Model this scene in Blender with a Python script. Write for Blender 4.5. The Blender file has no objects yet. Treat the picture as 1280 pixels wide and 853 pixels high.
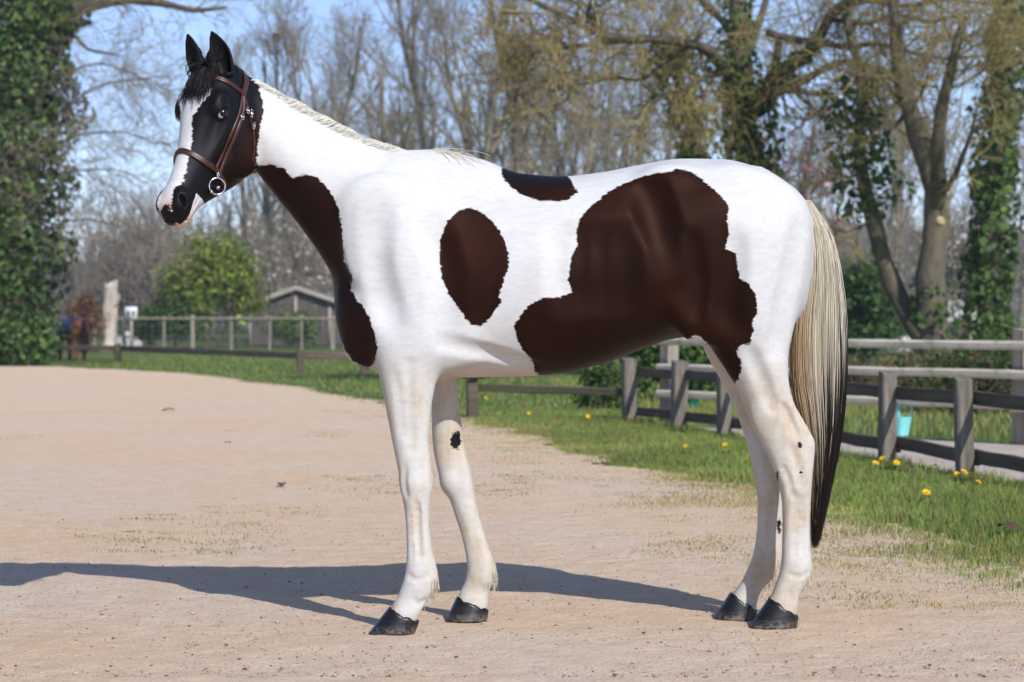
import bpy, math, random
import numpy as np
from mathutils import Vector, Matrix

# ------------------------------------------------------------------ camera, sky, sun, exposure
scene = bpy.context.scene
COL = scene.collection
CAM_H, CAM_Y, FPX = 1.10, -8.0, 2816.0          # camera height, its y, focal length in pixels of a 1280 wide picture
HORIZON = 398.0
cam_data = bpy.data.cameras.new('camera')
cam_data.sensor_width = 36.0
cam_data.lens = 36.0 * FPX / 1280.0
cam_data.clip_start, cam_data.clip_end = 0.1, 4000.0
cam_data.dof.use_dof = True
cam_data.dof.focus_distance = 7.75
cam_data.dof.aperture_fstop = 5.0
cam = bpy.data.objects.new('camera', cam_data)
COL.objects.link(cam)
cam.location = (0, CAM_Y, CAM_H)
cam.rotation_euler = (math.radians(90) - math.atan((426.5 - HORIZON) / FPX), 0, 0)
scene.camera = cam

SUN_EL = math.radians(38.0)
SUN_AZ = (0.50, -0.87)                           # horizontal direction from the scene towards the sun
_n = math.hypot(*SUN_AZ)
TO_SUN = Vector((SUN_AZ[0] / _n * math.cos(SUN_EL), SUN_AZ[1] / _n * math.cos(SUN_EL), math.sin(SUN_EL)))
world = bpy.data.worlds.new('World')
scene.world = world
world.use_nodes = True
wn = world.node_tree.nodes
wl = world.node_tree.links
sky = wn.new('ShaderNodeTexSky')
sky.sky_type = 'NISHITA'
sky.sun_disc = False
sky.sun_elevation = SUN_EL
sky.sun_rotation = math.atan2(TO_SUN.x, TO_SUN.y)
sky.air_density = 0.7
sky.dust_density = 0.3
sky.ozone_density = 5.0
wn['Background'].inputs['Strength'].default_value = 0.15
tint = wn.new('ShaderNodeMix')                   # the slightly lavender cast of the spring sky
tint.data_type = 'RGBA'; tint.blend_type = 'MULTIPLY'
tint.inputs[0].default_value = 1.0
tint.inputs[7].default_value = (1.16, 1.00, 0.98, 1.0)
wl.new(sky.outputs['Color'], tint.inputs[6])
wl.new(tint.outputs[2], wn['Background'].inputs['Color'])

sun_data = bpy.data.lights.new('sun', 'SUN')
sun_data.energy = 4.1
sun_data.angle = math.radians(0.53)
sun_data.color = (1.0, 0.975, 0.94)
sun = bpy.data.objects.new('sun', sun_data)
COL.objects.link(sun)
sun.rotation_euler = (-TO_SUN).to_track_quat('-Z', 'Y').to_euler()

scene.view_settings.view_transform = 'Standard'
scene.view_settings.look = 'None'
scene.view_settings.gamma = 1.0
scene.view_settings.exposure = 0.27
scene.render.engine = 'CYCLES'
scene.cycles.use_denoising = True
scene.cycles.max_bounces = 6
scene.cycles.transparent_max_bounces = 8

# ------------------------------------------------------------------ helpers
def at(px, py, dist):
    """place a point of the photograph at a distance from the camera"""
    return np.array([(px - 640.0) * dist / FPX, CAM_Y + dist, CAM_H - (py - HORIZON) * dist / FPX])

def ground_at(px, py):
    return at(px, py, CAM_H * FPX / (py - HORIZON))

def tag(o, label=None, cat=None, group=None, kind=None):
    if label: o['label'] = label
    if cat: o['category'] = cat
    if group: o['group'] = group
    if kind: o['kind'] = kind
    return o

def empty(name, loc=(0, 0, 0)):
    o = bpy.data.objects.new(name, None)
    o.empty_display_size = 0.2
    o.location = loc
    COL.objects.link(o)
    return o

def make_mesh(name, verts, faces, smooth=False, attrs=None):
    """faces: list of tuples, or an (n,3)/(n,4) int array"""
    me = bpy.data.meshes.new(name)
    v = np.asarray(verts, np.float32).reshape(-1, 3)
    if isinstance(faces, np.ndarray):
        faces = [faces]
    if len(faces) and isinstance(faces[0], np.ndarray):
        faces = [f for f in faces if len(f)]
        loops = np.concatenate([f.reshape(-1) for f in faces]).astype(np.int32)
        tot = np.concatenate([np.full(len(f), f.shape[1], np.int32) for f in faces])
        start = np.concatenate([[0], np.cumsum(tot)[:-1]]).astype(np.int32)
        me.vertices.add(len(v)); me.vertices.foreach_set('co', v.reshape(-1))
        me.loops.add(len(loops)); me.loops.foreach_set('vertex_index', loops)
        me.polygons.add(len(tot)); me.polygons.foreach_set('loop_start', start)
        me.update(calc_edges=True)
    else:
        me.from_pydata([tuple(p) for p in v.tolist()], [], [tuple(f) for f in faces])
    if smooth:
        me.polygons.foreach_set('use_smooth', np.ones(len(me.polygons), bool))
    for k, a in (attrs or {}).items():
        a = np.asarray(a, np.float32)
        if a.ndim == 1:
            at_ = me.attributes.new(k, 'FLOAT', 'POINT'); at_.data.foreach_set('value', a)
        else:
            at_ = me.attributes.new(k, 'FLOAT_COLOR', 'POINT')
            c = np.ones((len(a), 4), np.float32); c[:, :3] = a[:, :3]
            at_.data.foreach_set('color', c.reshape(-1))
    me.update()
    return me

def link(name, me, material, parent=None, loc=None):
    o = bpy.data.objects.new(name, me)
    if material is not None and len(me.materials) == 0:
        me.materials.append(material)
    if parent is not None:
        o.parent = parent
    if loc is not None:
        o.location = loc
    COL.objects.link(o)
    return o

class MB:
    """collects shapes; build() links them as one mesh object"""
    def __init__(s):
        s.v = []; s.f3 = []; s.f4 = []; s.n = 0; s.a = {}
    def add(s, v, f, **attrs):
        v = np.asarray(v, float).reshape(-1, 3); f = np.asarray(f, int)
        (s.f3 if f.shape[1] == 3 else s.f4).append(f + s.n)
        s.v.append(v); s.n += len(v)
        for k, val in attrs.items():
            val = np.asarray(val, float)
            if val.ndim == 0 or (val.ndim == 1 and len(val) != len(v)):
                val = np.broadcast_to(val, (len(v),) + val.shape)
            s.a.setdefault(k, []).append(val)
    def box(s, lo, hi, M=None, jitter=0.0, rng=None):
        x0, y0, z0 = lo; x1, y1, z1 = hi
        v = np.array([[x0,y0,z0],[x1,y0,z0],[x1,y1,z0],[x0,y1,z0],[x0,y0,z1],[x1,y0,z1],[x1,y1,z1],[x0,y1,z1]], float)
        if jitter: v += (rng or np.random).normal(0, jitter, v.shape)
        if M is not None: v = v @ np.array(M)[:3, :3].T + np.array(M)[:3, 3]
        s.add(v, [[0,3,2,1],[4,5,6,7],[0,1,5,4],[1,2,6,5],[2,3,7,6],[3,0,4,7]])
    def tube(s, pts, rad, sides=6, cap=True, flat=None, **attrs):
        pts = np.asarray(pts, float); n = len(pts)
        rad = np.broadcast_to(np.asarray(rad, float), (n,))
        t = np.gradient(pts, axis=0); t /= np.linalg.norm(t, axis=1)[:, None] + 1e-12
        ref = np.array([0, 0, 1.0]) if abs(t[:, 2]).mean() < 0.8 else np.array([1.0, 0, 0])
        u = np.cross(t, ref); u /= np.linalg.norm(u, axis=1)[:, None] + 1e-12
        w = np.cross(t, u)
        a = np.linspace(0, 2 * math.pi, sides, endpoint=False)
        ring = np.cos(a)[None, :, None] * u[:, None] + np.sin(a)[None, :, None] * w[:, None]
        v = (pts[:, None] + ring * rad[:, None, None]).reshape(-1, 3)
        i = np.arange(n - 1)[:, None] * sides; j = np.arange(sides)[None]; j2 = (j + 1) % sides
        f = np.stack([i + j, i + j2, i + sides + j2, i + sides + j], -1).reshape(-1, 4)
        kw = {k: np.repeat(np.asarray(val, float), sides, axis=0) if np.ndim(val) and len(val) == n else val for k, val in attrs.items()}
        base = s.n
        s.add(v, f, **kw)
        if cap:
            for e in (0, n - 1):
                c = base + e * sides
                ids = [c + k for k in range(sides)]
                if e == 0: ids = ids[::-1]
                for k in range(1, sides - 1):
                    s.f3.append(np.array([[ids[0], ids[k], ids[k + 1]]]))
    def mesh(s, name, smooth=False):
        v = np.concatenate(s.v)
        fs = []
        if s.f4: fs.append(np.concatenate(s.f4))
        if s.f3: fs.append(np.concatenate(s.f3))
        at_ = {k: np.concatenate(x) for k, x in s.a.items()}
        at_ = {k: x for k, x in at_.items() if len(x) == len(v)}
        return make_mesh(name, v, fs, smooth, at_)
    def build(s, name, material, parent=None, smooth=False):
        return link(name, s.mesh(name, smooth), material, parent)

class N:
    """a thin wrapper for building shader nodes"""
    def __init__(s, name):
        s.m = bpy.data.materials.new(name); s.m.use_nodes = True
        s.t = s.m.node_tree; s.b = s.t.nodes['Principled BSDF']
        s.out = s.t.nodes['Material Output']
    def node(s, typ, inputs=None, **props):
        n = s.t.nodes.new(typ)
        for k, v in props.items(): setattr(n, k, v)
        for k, v in (inputs or {}).items(): s.set(n.inputs[k], v)
        return n
    def set(s, sock, v):
        if isinstance(v, bpy.types.NodeSocket): s.t.links.new(v, sock)
        elif isinstance(v, (tuple, list)) and len(v) == 3 and sock.type == 'RGBA': sock.default_value = (*v, 1)
        else: sock.default_value = v
    def bsdf(s, **kw):
        for k, v in kw.items(): s.set(s.b.inputs[k.replace('_', ' ')], v)
    def noise(s, scale, detail=4, rough=0.55, vec=None, dist=0.0):
        n = s.node('ShaderNodeTexNoise', {'Scale': scale, 'Detail': detail, 'Roughness': rough, 'Distortion': dist})
        if vec is not None: s.set(n.inputs['Vector'], vec)
        return n.outputs['Fac']
    def ramp(s, fac, stops, interp='LINEAR'):
        r = s.node('ShaderNodeValToRGB'); s.set(r.inputs['Fac'], fac)
        cr = r.color_ramp; cr.interpolation = interp
        while len(cr.elements) < len(stops): cr.elements.new(0.5)
        for e, (p, c) in zip(cr.elements, stops):
            e.position = p; e.color = (*c, 1) if not np.isscalar(c) else (c, c, c, 1)
        return r.outputs['Color']
    def math(s, op, a, b=0.0, c=None, clamp=False):
        n = s.node('ShaderNodeMath', operation=op, use_clamp=clamp)
        s.set(n.inputs[0], a); s.set(n.inputs[1], b)
        if c is not None: s.set(n.inputs[2], c)
        return n.outputs[0]
    def mix(s, fac, a, b, blend='MIX'):
        n = s.node('ShaderNodeMix', data_type='RGBA', blend_type=blend)
        s.set(n.inputs[0], fac); s.set(n.inputs[6], a); s.set(n.inputs[7], b)
        return n.outputs[2]
    def mapped(s, scale=(1, 1, 1), coord='Object', rot=(0, 0, 0)):
        tc = s.node('ShaderNodeTexCoord'); mp = s.node('ShaderNodeMapping')
        s.set(mp.inputs['Vector'], tc.outputs[coord]); mp.inputs['Scale'].default_value = scale; mp.inputs['Rotation'].default_value = rot
        return mp.outputs['Vector']
    def attr(s, name, out='Fac'):
        return s.node('ShaderNodeAttribute', attribute_name=name).outputs[out]
    def bump(s, height, strength=0.3, dist=0.01):
        b = s.node('ShaderNodeBump', {'Strength': strength, 'Distance': dist}); s.set(b.inputs['Height'], height)
        s.set(s.b.inputs['Normal'], b.outputs['Normal'])
        return b
# ------------------------------------------------------------------ the horse: an implicit surface from traced sections
SHEAR, SHEAR_X0 = 0.075, -0.75                   # the hindquarters stand a little farther away than the shoulders
def HX(px, y=0.0):
    k = (np.asarray(px, float) - 640.0) / FPX
    return k * (8.0 + y - SHEAR * SHEAR_X0) / (1 - k * SHEAR)
def SY(x): return SHEAR * (x - SHEAR_X0)
def HZ(py, y=0.0, px=480.0): return CAM_H - (np.asarray(py, float) - HORIZON) * (8.0 + y + SY(HX(px, y))) / FPX

def smooth_interp(xs, ys):
    """monotone-ish cubic interpolation, sampled densely"""
    xs = np.asarray(xs, float); ys = np.asarray(ys, float)
    o = np.argsort(xs); xs, ys = xs[o], ys[o]
    d = np.diff(ys) / np.diff(xs)
    m = np.zeros(len(xs)); m[0], m[-1] = d[0], d[-1]
    for i in range(1, len(xs) - 1):
        m[i] = 0 if d[i - 1] * d[i] <= 0 else 2 * d[i - 1] * d[i] / (d[i - 1] + d[i])
        if m[i] == 0: m[i] = 0.25 * (d[i - 1] + d[i])
    def f(q):
        q = np.clip(q, xs[0], xs[-1])
        k = np.clip(np.searchsorted(xs, q) - 1, 0, len(xs) - 2)
        h = xs[k + 1] - xs[k]; t = (q - xs[k]) / h
        return ((2*t**3 - 3*t**2 + 1) * ys[k] + (t**3 - 2*t**2 + t) * h * m[k] + (-2*t**3 + 3*t**2) * ys[k + 1] + (t**3 - t**2) * h * m[k + 1])
    return f

class Field:
    def __init__(s, lo, hi, h):
        s.lo = np.array(lo, float); s.h = h
        n = np.ceil((np.array(hi) - s.lo) / h).astype(int) + 1
        s.ax = [(s.lo[i] + h * np.arange(n[i])).astype(np.float32) for i in range(3)]
        s.f = np.full(n, 0.6, np.float32)
    def sub(s, lo, hi):
        sl = []
        for i in range(3):
            a = int(np.searchsorted(s.ax[i], lo[i])); b = int(np.searchsorted(s.ax[i], hi[i]))
            if b <= a: return None
            sl.append(slice(a, b))
        return tuple(sl)
    def op(s, fn, lo, hi, k=0.02, mode='add', shear=False):
        if shear:
            lo = np.array(lo, float); hi = np.array(hi, float)
            lo[1] += SY(lo[0]); hi[1] += SY(hi[0])
        sl = s.sub(lo, hi)
        if sl is None: return
        X = s.ax[0][sl[0]][:, None, None]; Y = s.ax[1][sl[1]][None, :, None]; Z = s.ax[2][sl[2]][None, None, :]
        if shear: Y = Y - SY(X)
        d = fn(X, Y, Z).astype(np.float32)
        a = s.f[sl]
        if mode == 'add':
            h = np.clip(0.5 + 0.5 * (a - d) / k, 0, 1)
            s.f[sl] = a + (d - a) * h - k * h * (1 - h)
        else:                                               # carve d out of the body
            d = -d
            h = np.clip(0.5 - 0.5 * (a - d) / k, 0, 1)
            s.f[sl] = a + (d - a) * h + k * h * (1 - h)
    def sample(s, p):
        p = np.atleast_2d(p); q = (p - s.lo) / s.h
        i = np.clip(np.floor(q).astype(int), 0, np.array(s.f.shape) - 2); t = np.clip(q - i, 0, 1)
        r = 0
        for c in range(8):
            o = np.array([c & 1, c >> 1 & 1, c >> 2 & 1])
            w = np.prod(np.where(o, t, 1 - t), axis=1)
            j = i + o
            r = r + w * s.f[j[:, 0], j[:, 1], j[:, 2]]
        return r
    def grad(s, p):
        p = np.atleast_2d(p); e = s.h
        g = np.stack([s.sample(p + e * np.eye(3)[k]) - s.sample(p - e * np.eye(3)[k]) for k in range(3)], 1) / (2 * e)
        return g
    def project(s, p, steps=8):
        p = np.atleast_2d(np.array(p, float)).copy()
        for _ in range(steps):
            g = s.grad(p); d = s.sample(p)
            p -= np.clip(d, -0.03, 0.03)[:, None] * g / (np.sum(g * g, 1)[:, None] + 1e-6) * 0.9
        g = s.grad(p)
        return p, g / (np.linalg.norm(g, axis=1)[:, None] + 1e-9)
    def surface(s):
        """naive surface nets"""
        f = s.f; ins = f < 0
        nx, ny, nz = f.shape
        cnt = np.zeros((nx - 1, ny - 1, nz - 1), np.uint8)
        for c in range(8):
            o = (c & 1, c >> 1 & 1, c >> 2 & 1)
            cnt += ins[o[0]:nx - 1 + o[0], o[1]:ny - 1 + o[1], o[2]:nz - 1 + o[2]]
        act = (cnt > 0) & (cnt < 8)
        idx = np.full(act.shape, -1, np.int32)
        cells = np.argwhere(act)
        idx[act] = np.arange(len(cells))
        acc = np.zeros((len(cells), 3)); num = np.zeros(len(cells))
        i, j, k = cells.T
        cv = {}
        for c in range(8):
            o = (c & 1, c >> 1 & 1, c >> 2 & 1)
            cv[o] = f[i + o[0], j + o[1], k + o[2]].astype(float)
        for o in cv:
            for ax in range(3):
                if o[ax]: continue
                o2 = list(o); o2[ax] = 1; o2 = tuple(o2)
                a, b = cv[o], cv[o2]
                m = (a < 0) != (b < 0)
                t = np.where(m, a / np.where(m, a - b, 1), 0)
                pt = np.zeros((len(cells), 3)); pt += np.array(o); pt[:, ax] += t
                acc += np.where(m[:, None], pt, 0); num += m
        v = s.lo + (cells + acc / num[:, None]) * s.h
        faces = []
        for ax in range(3):
            a = [slice(None)] * 3; b = [slice(None)] * 3
            a[ax] = slice(0, -1); b[ax] = slice(1, None)
            e = np.argwhere(ins[tuple(a)] != ins[tuple(b)])
            u, w = (ax + 1) % 3, (ax + 2) % 3
            e = e[(e[:, u] > 0) & (e[:, w] > 0) & (e[:, u] < idx.shape[u]) & (e[:, w] < idx.shape[w]) & (e[:, ax] < idx.shape[ax])]
            q = []
            for du, dw in ((-1, -1), (0, -1), (0, 0), (-1, 0)):
                c = e.copy(); c[:, u] += du; c[:, w] += dw
                q.append(idx[c[:, 0], c[:, 1], c[:, 2]])
            q = np.stack(q, 1)
            inside_first = ins[e[:, 0], e[:, 1], e[:, 2]]
            q[~inside_first] = q[~inside_first][:, ::-1]
            faces.append(q)
        return v, np.concatenate(faces)

def star(du, dv, ru, rv, p):
    """signed radial distance to a superellipse section"""
    au, av = np.abs(du), np.abs(dv)
    rho = ((au / ru) ** p + (av / rv) ** p + 1e-12) ** (1.0 / p)
    r = np.sqrt(au * au + av * av)
    rr = np.minimum(ru, rv)
    return np.where(rho < 0.15, (rho - 1) * rr, r - r / np.maximum(rho, 0.15))

def leg_loft(rows, y_off=0.0):
    """rows: py, px front, px back, y centre, half width y, exponent"""
    r = np.array(rows, float)
    yc = r[:, 3]
    z = np.array([HZ(a, b, (c + e) / 2) for a, b, c, e in zip(r[:, 0], yc, r[:, 1], r[:, 2])])
    xf = np.array([HX(a, b) for a, b in zip(r[:, 1], yc)]); xb = np.array([HX(a, b) for a, b in zip(r[:, 2], yc)])
    F = [smooth_interp(z, c) for c in (xf, xb, yc, r[:, 4], r[:, 5])]
    zl, zh = z.min(), z.max()
    def fn(X, Y, Z):
        a, b, c, w, p = [g(Z) for g in F]
        d = star(X - (a + b) / 2, Y - c, (b - a) / 2, w, p)
        out = np.maximum(zl - Z, Z - zh)
        return np.where(out > 0, np.maximum(d, 0) + out * 1.5 + np.minimum(d, 0), d)
    lo = (xf.min() - 0.09, (yc - r[:, 4]).min() - 0.09, zl - 0.05)
    hi = (xb.max() + 0.09, (yc + r[:, 4]).max() + 0.09, zh + 0.09)
    return fn, lo, hi

def ellipsoid(c, r, axes=None):
    c = np.array(c, float); r = np.array(r, float)
    A = np.eye(3) if axes is None else np.array(axes, float)
    def fn(X, Y, Z):
        dx, dy, dz = X - c[0], Y - c[1], Z - c[2]
        q = [(dx * A[i, 0] + dy * A[i, 1] + dz * A[i, 2]) for i in range(3)]
        k0 = np.sqrt(sum((q[i] / r[i]) ** 2 for i in range(3)) + 1e-9)
        k1 = np.sqrt(sum((q[i] / r[i] ** 2) ** 2 for i in range(3)) + 1e-9)
        return k0 * (k0 - 1) / k1
    m = r.max() + 0.07
    return fn, c - m, c + m

def capsule(p0, p1, r0, r1):
    p0 = np.array(p0, float); p1 = np.array(p1, float); ab = p1 - p0; L = ab @ ab
    def fn(X, Y, Z):
        dx, dy, dz = X - p0[0], Y - p0[1], Z - p0[2]
        t = np.clip((dx * ab[0] + dy * ab[1] + dz * ab[2]) / L, 0, 1)
        return np.sqrt((dx - t * ab[0]) ** 2 + (dy - t * ab[1]) ** 2 + (dz - t * ab[2]) ** 2 + 1e-12) - (r0 + (r1 - r0) * t)
    m = max(r0, r1) + 0.07
    return fn, np.minimum(p0, p1) - m, np.maximum(p0, p1) + m

# head frame: a runs from the poll to the lips, n out of the face, l to the horse's left
HEAD0 = at(262, 86, 8.0 - 0.16)
_h = np.array([-0.57, -0.82, 0.0]); _h /= np.linalg.norm(_h)
HA = np.array([-0.232, -0.36, -0.895]); HA /= np.linalg.norm(HA)
HN = _h - (_h @ HA) * HA; HN /= np.linalg.norm(HN)
HL = np.cross(HN, HA); HL /= np.linalg.norm(HL)
if HL[0] < 0: HL = -HL
def head_pt(t, n, l): return HEAD0 + HA * t + HN * n + HL * l
HEAD_AXES = np.array([HA, HN, HL])

#            t      front   back    w top   w mid   w jaw
HEAD_ROWS = [(-0.05, -0.050, -0.125, 0.040, 0.050, 0.045),
             (-0.02, -0.018, -0.180, 0.060, 0.070, 0.060),
             (0.03,  0.008, -0.225, 0.074, 0.084, 0.070),
             (0.09,  0.022, -0.270, 0.084, 0.100, 0.076),
             (0.15,  0.027, -0.296, 0.082, 0.107, 0.080),
             (0.20,  0.022, -0.308, 0.070, 0.102, 0.082),
             (0.26,  0.013, -0.306, 0.054, 0.086, 0.080),
             (0.32,  0.004, -0.272, 0.044, 0.072, 0.064),
             (0.38,  0.000, -0.222, 0.038, 0.060, 0.050),
             (0.44,  0.001, -0.170, 0.036, 0.055, 0.044),
             (0.485,  0.005, -0.137, 0.040, 0.058, 0.043),
             (0.525,  0.002, -0.118, 0.041, 0.059, 0.040),
             (0.555, -0.014, -0.102, 0.034, 0.048, 0.034),
             (0.58, -0.040, -0.085, 0.018, 0.026, 0.018)]

def head_loft():
    r = np.array(HEAD_ROWS)
    F = [smooth_interp(r[:, 0], r[:, i]) for i in range(1, 6)]
    t0, t1 = r[0, 0], r[-1, 0]
    def fn(X, Y, Z):
        dx, dy, dz = X - HEAD0[0], Y - HEAD0[1], Z - HEAD0[2]
        t = dx * HA[0] + dy * HA[1] + dz * HA[2]
        n = dx * HN[0] + dy * HN[1] + dz * HN[2]
        l = dx * HL[0] + dy * HL[1] + dz * HL[2]
        fr, bk, wt, wm, wj = [g(t) for g in F]
        mid = fr * 0.62 + bk * 0.38
        up = n > mid
        rv = np.where(up, fr - mid, mid - bk)
        v = (n - mid) / rv
        w = np.where(up, wm + (wt - wm) * np.clip(v, 0, 1) ** 2 * 0.55, wm + (wj - wm) * np.clip(-v, 0, 1) * 0.8)
        d = star(l, n - mid, w, rv, 2.35)
        out = np.maximum(t0 - t, t - t1)
        return np.where(out > 0, np.maximum(d, out), d)
    c = np.array([head_pt(t, n, l) for t in (-0.12, 0.68) for n in (-0.34, 0.1) for l in (-0.18, 0.18)])
    return fn, c.min(0), c.max(0)

NECK_TOP = [(600, 222), (560, 198), (500, 190), (450, 175), (400, 151), (350, 123), (320, 103), (290, 86), (262, 78)]
NECK_BOT = [(478, 470), (452, 440), (437, 415), (428, 385), (422, 360), (410, 335), (380, 290), (345, 246), (322, 217), (300, 188), (280, 160)]
def neck_loft():
    O = np.array([HX(520), HZ(330)])
    u = np.array([-0.748, 0.667]); v = np.array([0.667, 0.748])
    T = np.array([[HX(a), HZ(b)] for a, b in NECK_TOP]) - O; B = np.array([[HX(a), HZ(b)] for a, b in NECK_BOT]) - O
    ft = smooth_interp(T @ u, T @ v); fb = smooth_interp(B @ u, B @ v)
    k = 1 / 352.0
    fw = smooth_interp(np.array([-60, -10, 50, 120, 200, 260, 310, 360]) * k, [0.15, 0.16, 0.145, 0.118, 0.095, 0.083, 0.078, 0.06])
    fy = smooth_interp(np.array([-60, 100, 200, 280, 360]) * k, [0, 0, -0.004, -0.030, -0.085])
    t1 = 335 * k; t0 = -55 * k
    def fn(X, Y, Z):
        dx, dz = X - O[0], Z - O[1]
        t = dx * u[0] + dz * u[1]; s = dx * v[0] + dz * v[1]
        a, b, w, c = ft(t), fb(t), fw(t), fy(t)
        mid = a * 0.42 + b * 0.58
        up = s > mid
        rv = np.where(up, a - mid, mid - b)
        q = np.clip((s - mid) / rv, -1, 1)
        ww = np.where(up, w * (1 - 0.38 * np.clip(q, 0, 1) ** 1.5), w * (1 - 0.15 * q * q))
        d = star(Y - c, s - mid, ww, rv, 2.1)
        out = np.maximum(t0 - t, t - t1)
        return np.where(out > 0, np.maximum(d, out), d)
    return fn, (HX(230), -0.32, HZ(500)), (HX(640), 0.30, HZ(50))

#          px    top  bottom   w     frac  ptop
TORSO = [(452, 262, 440, 0.120, 0.55, 2.0),
         (475, 222, 456, 0.165, 0.55, 2.0),
         (500, 198, 464, 0.190, 0.56, 1.7),
         (550, 191, 469, 0.215, 0.58, 1.55),
         (600, 199, 471, 0.243, 0.58, 1.65),
         (650, 217, 471, 0.268, 0.56, 1.9),
         (700, 221, 467, 0.285, 0.54, 2.05),
         (750, 216, 456, 0.292, 0.52, 2.05),
         (800, 206.5, 438, 0.286, 0.50, 2.0),
         (850, 199, 420, 0.278, 0.50, 2.0),
         (900, 199.5, 410, 0.272, 0.50, 2.0),
         (950, 211, 415, 0.250, 0.48, 2.0),
         (985, 230, 410, 0.200, 0.46, 2.0),
         (1004, 248, 390, 0.140, 0.45, 2.0),
         (1013, 268, 350, 0.070, 0.45, 2.0)]
def torso_loft():
    r = np.array(TORSO)
    x = HX(r[:, 0])
    F = [smooth_interp(x, c) for c in (HZ(r[:, 1], 0, r[:, 0]), HZ(r[:, 2], 0, r[:, 0]), r[:, 3], r[:, 4], r[:, 5])]
    def fn(X, Y, Z):
        zt, zb, w, fr, pt = [g(X) for g in F]
        zm = zt - (zt - zb) * fr
        up = Z > zm
        rv = np.where(up, zt - zm, zm - zb)
        d = star(Y, Z - zm, w + 0 * Z, rv, np.where(up, pt, 2.15))
        out = np.maximum(x[0] - X, X - x[-1])
        return np.where(out > 0, np.maximum(d, out), d)
    return fn, (x[0] - 0.1, -0.4, HZ(500)), (x[-1] + 0.1, 0.4, HZ(160))

FRONT_NEAR = [(300, 490, 540, -0.090, 0.020, 2.0), (350, 465, 560, -0.110, 0.070, 2.0), (400, 452, 562, -0.130, 0.088, 2.1), (430, 462, 553, -0.138, 0.084, 2.1), (453, 470, 549, -0.142, 0.078, 2.1), (476, 475.5, 545, -0.145, 0.071, 2.1),
    (504, 481, 540, -0.147, 0.062, 2.1), (530, 486, 537.5, -0.148, 0.055, 2.1), (551, 490, 536, -0.149, 0.050, 2.1), (575, 495, 538, -0.150, 0.049, 2.3), (592, 498.5, 540, -0.150, 0.050, 2.5),
    (612, 501, 539.5, -0.151, 0.047, 2.5), (631, 504.5, 537, -0.152, 0.040, 2.3), (650, 507, 536.5, -0.152, 0.036, 2.2), (670, 508, 538, -0.153, 0.035, 2.2), (690, 508.5, 541, -0.154, 0.036, 2.2),
    (706, 507.5, 545, -0.155, 0.042, 2.2), (722, 505, 547.5, -0.156, 0.045, 2.2), (736, 500.5, 544, -0.157, 0.043, 2.2), (748, 495.5, 537, -0.158, 0.039, 2.2), (758, 489.5, 530, -0.159, 0.041, 2.2), (768, 485, 525, -0.160, 0.045, 2.2), (776, 482, 522, -0.160, 0.044, 2.2)]
FRONT_FAR = [(310, 490, 540, 0.090, 0.020, 2.0), (360, 470, 566, 0.115, 0.072, 2.0), (400, 470, 572, 0.130, 0.085, 2.1), (430, 500, 572, 0.140, 0.080, 2.1), (453, 525, 571, 0.145, 0.072, 2.1), (481, 541, 571, 0.147, 0.064, 2.1),
    (514, 540, 575, 0.148, 0.058, 2.1), (540, 540, 578.5, 0.148, 0.053, 2.1), (561, 541.5, 582, 0.149, 0.050, 2.1), (584, 546, 588, 0.150, 0.049, 2.4), (603, 552, 591, 0.150, 0.050, 2.5),
    (622, 561, 594, 0.151, 0.045, 2.4), (645, 569, 599, 0.151, 0.038, 2.2), (665, 575.5, 605, 0.152, 0.035, 2.2), (683, 580, 611, 0.152, 0.035, 2.2),
    (700, 583, 618, 0.153, 0.041, 2.2), (714, 583.5, 621, 0.153, 0.044, 2.2), (727, 581, 619, 0.153, 0.041, 2.2), (738, 576, 612, 0.154, 0.037, 2.2), (748, 572, 610, 0.154, 0.042, 2.2), (758, 568, 610, 0.154, 0.044, 2.2), (764, 566, 608, 0.154, 0.043, 2.2)]
HIND_NEAR = [(235, 900, 985, -0.10, 0.10, 2.0), (262, 868, 1006, -0.115, 0.125, 2.0), (300, 850, 1013, -0.125, 0.150, 2.0), (350, 852, 1007, -0.130, 0.150, 2.1), (390, 862, 997, -0.130, 0.135, 2.1), (419, 878, 990, -0.128, 0.118, 2.1),
    (443, 894, 985.5, -0.126, 0.100, 2.1), (464, 908, 985, -0.124, 0.086, 2.1), (484, 920, 987, -0.122, 0.074, 2.1), (505, 929, 993, -0.120, 0.063, 2.1), (525, 936, 1004, -0.119, 0.055, 2.1),
    (541, 944, 1013, -0.118, 0.051, 2.1), (555, 952, 1018, -0.117, 0.050, 2.1), (572, 961, 1018, -0.116, 0.050, 2.2), (592, 969, 1016, -0.115, 0.048, 2.3), (612, 975, 1014.5, -0.115, 0.043, 2.3), (634, 978, 1013.5, -0.115, 0.037, 2.2), (660, 978.5, 1012.5, -0.115, 0.035, 2.2),
    (685, 978, 1013, -0.115, 0.037, 2.2), (702, 977, 1015, -0.116, 0.043, 2.2), (715, 975, 1015, -0.116, 0.044, 2.2), (730, 970, 1009, -0.116, 0.041, 2.2), (742, 965.5, 1001.5, -0.116, 0.039, 2.2), (752, 960, 998.5, -0.116, 0.043, 2.2), (762, 957, 997.5, -0.116, 0.046, 2.2), (768, 955, 997, -0.116, 0.045, 2.2)]
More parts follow.
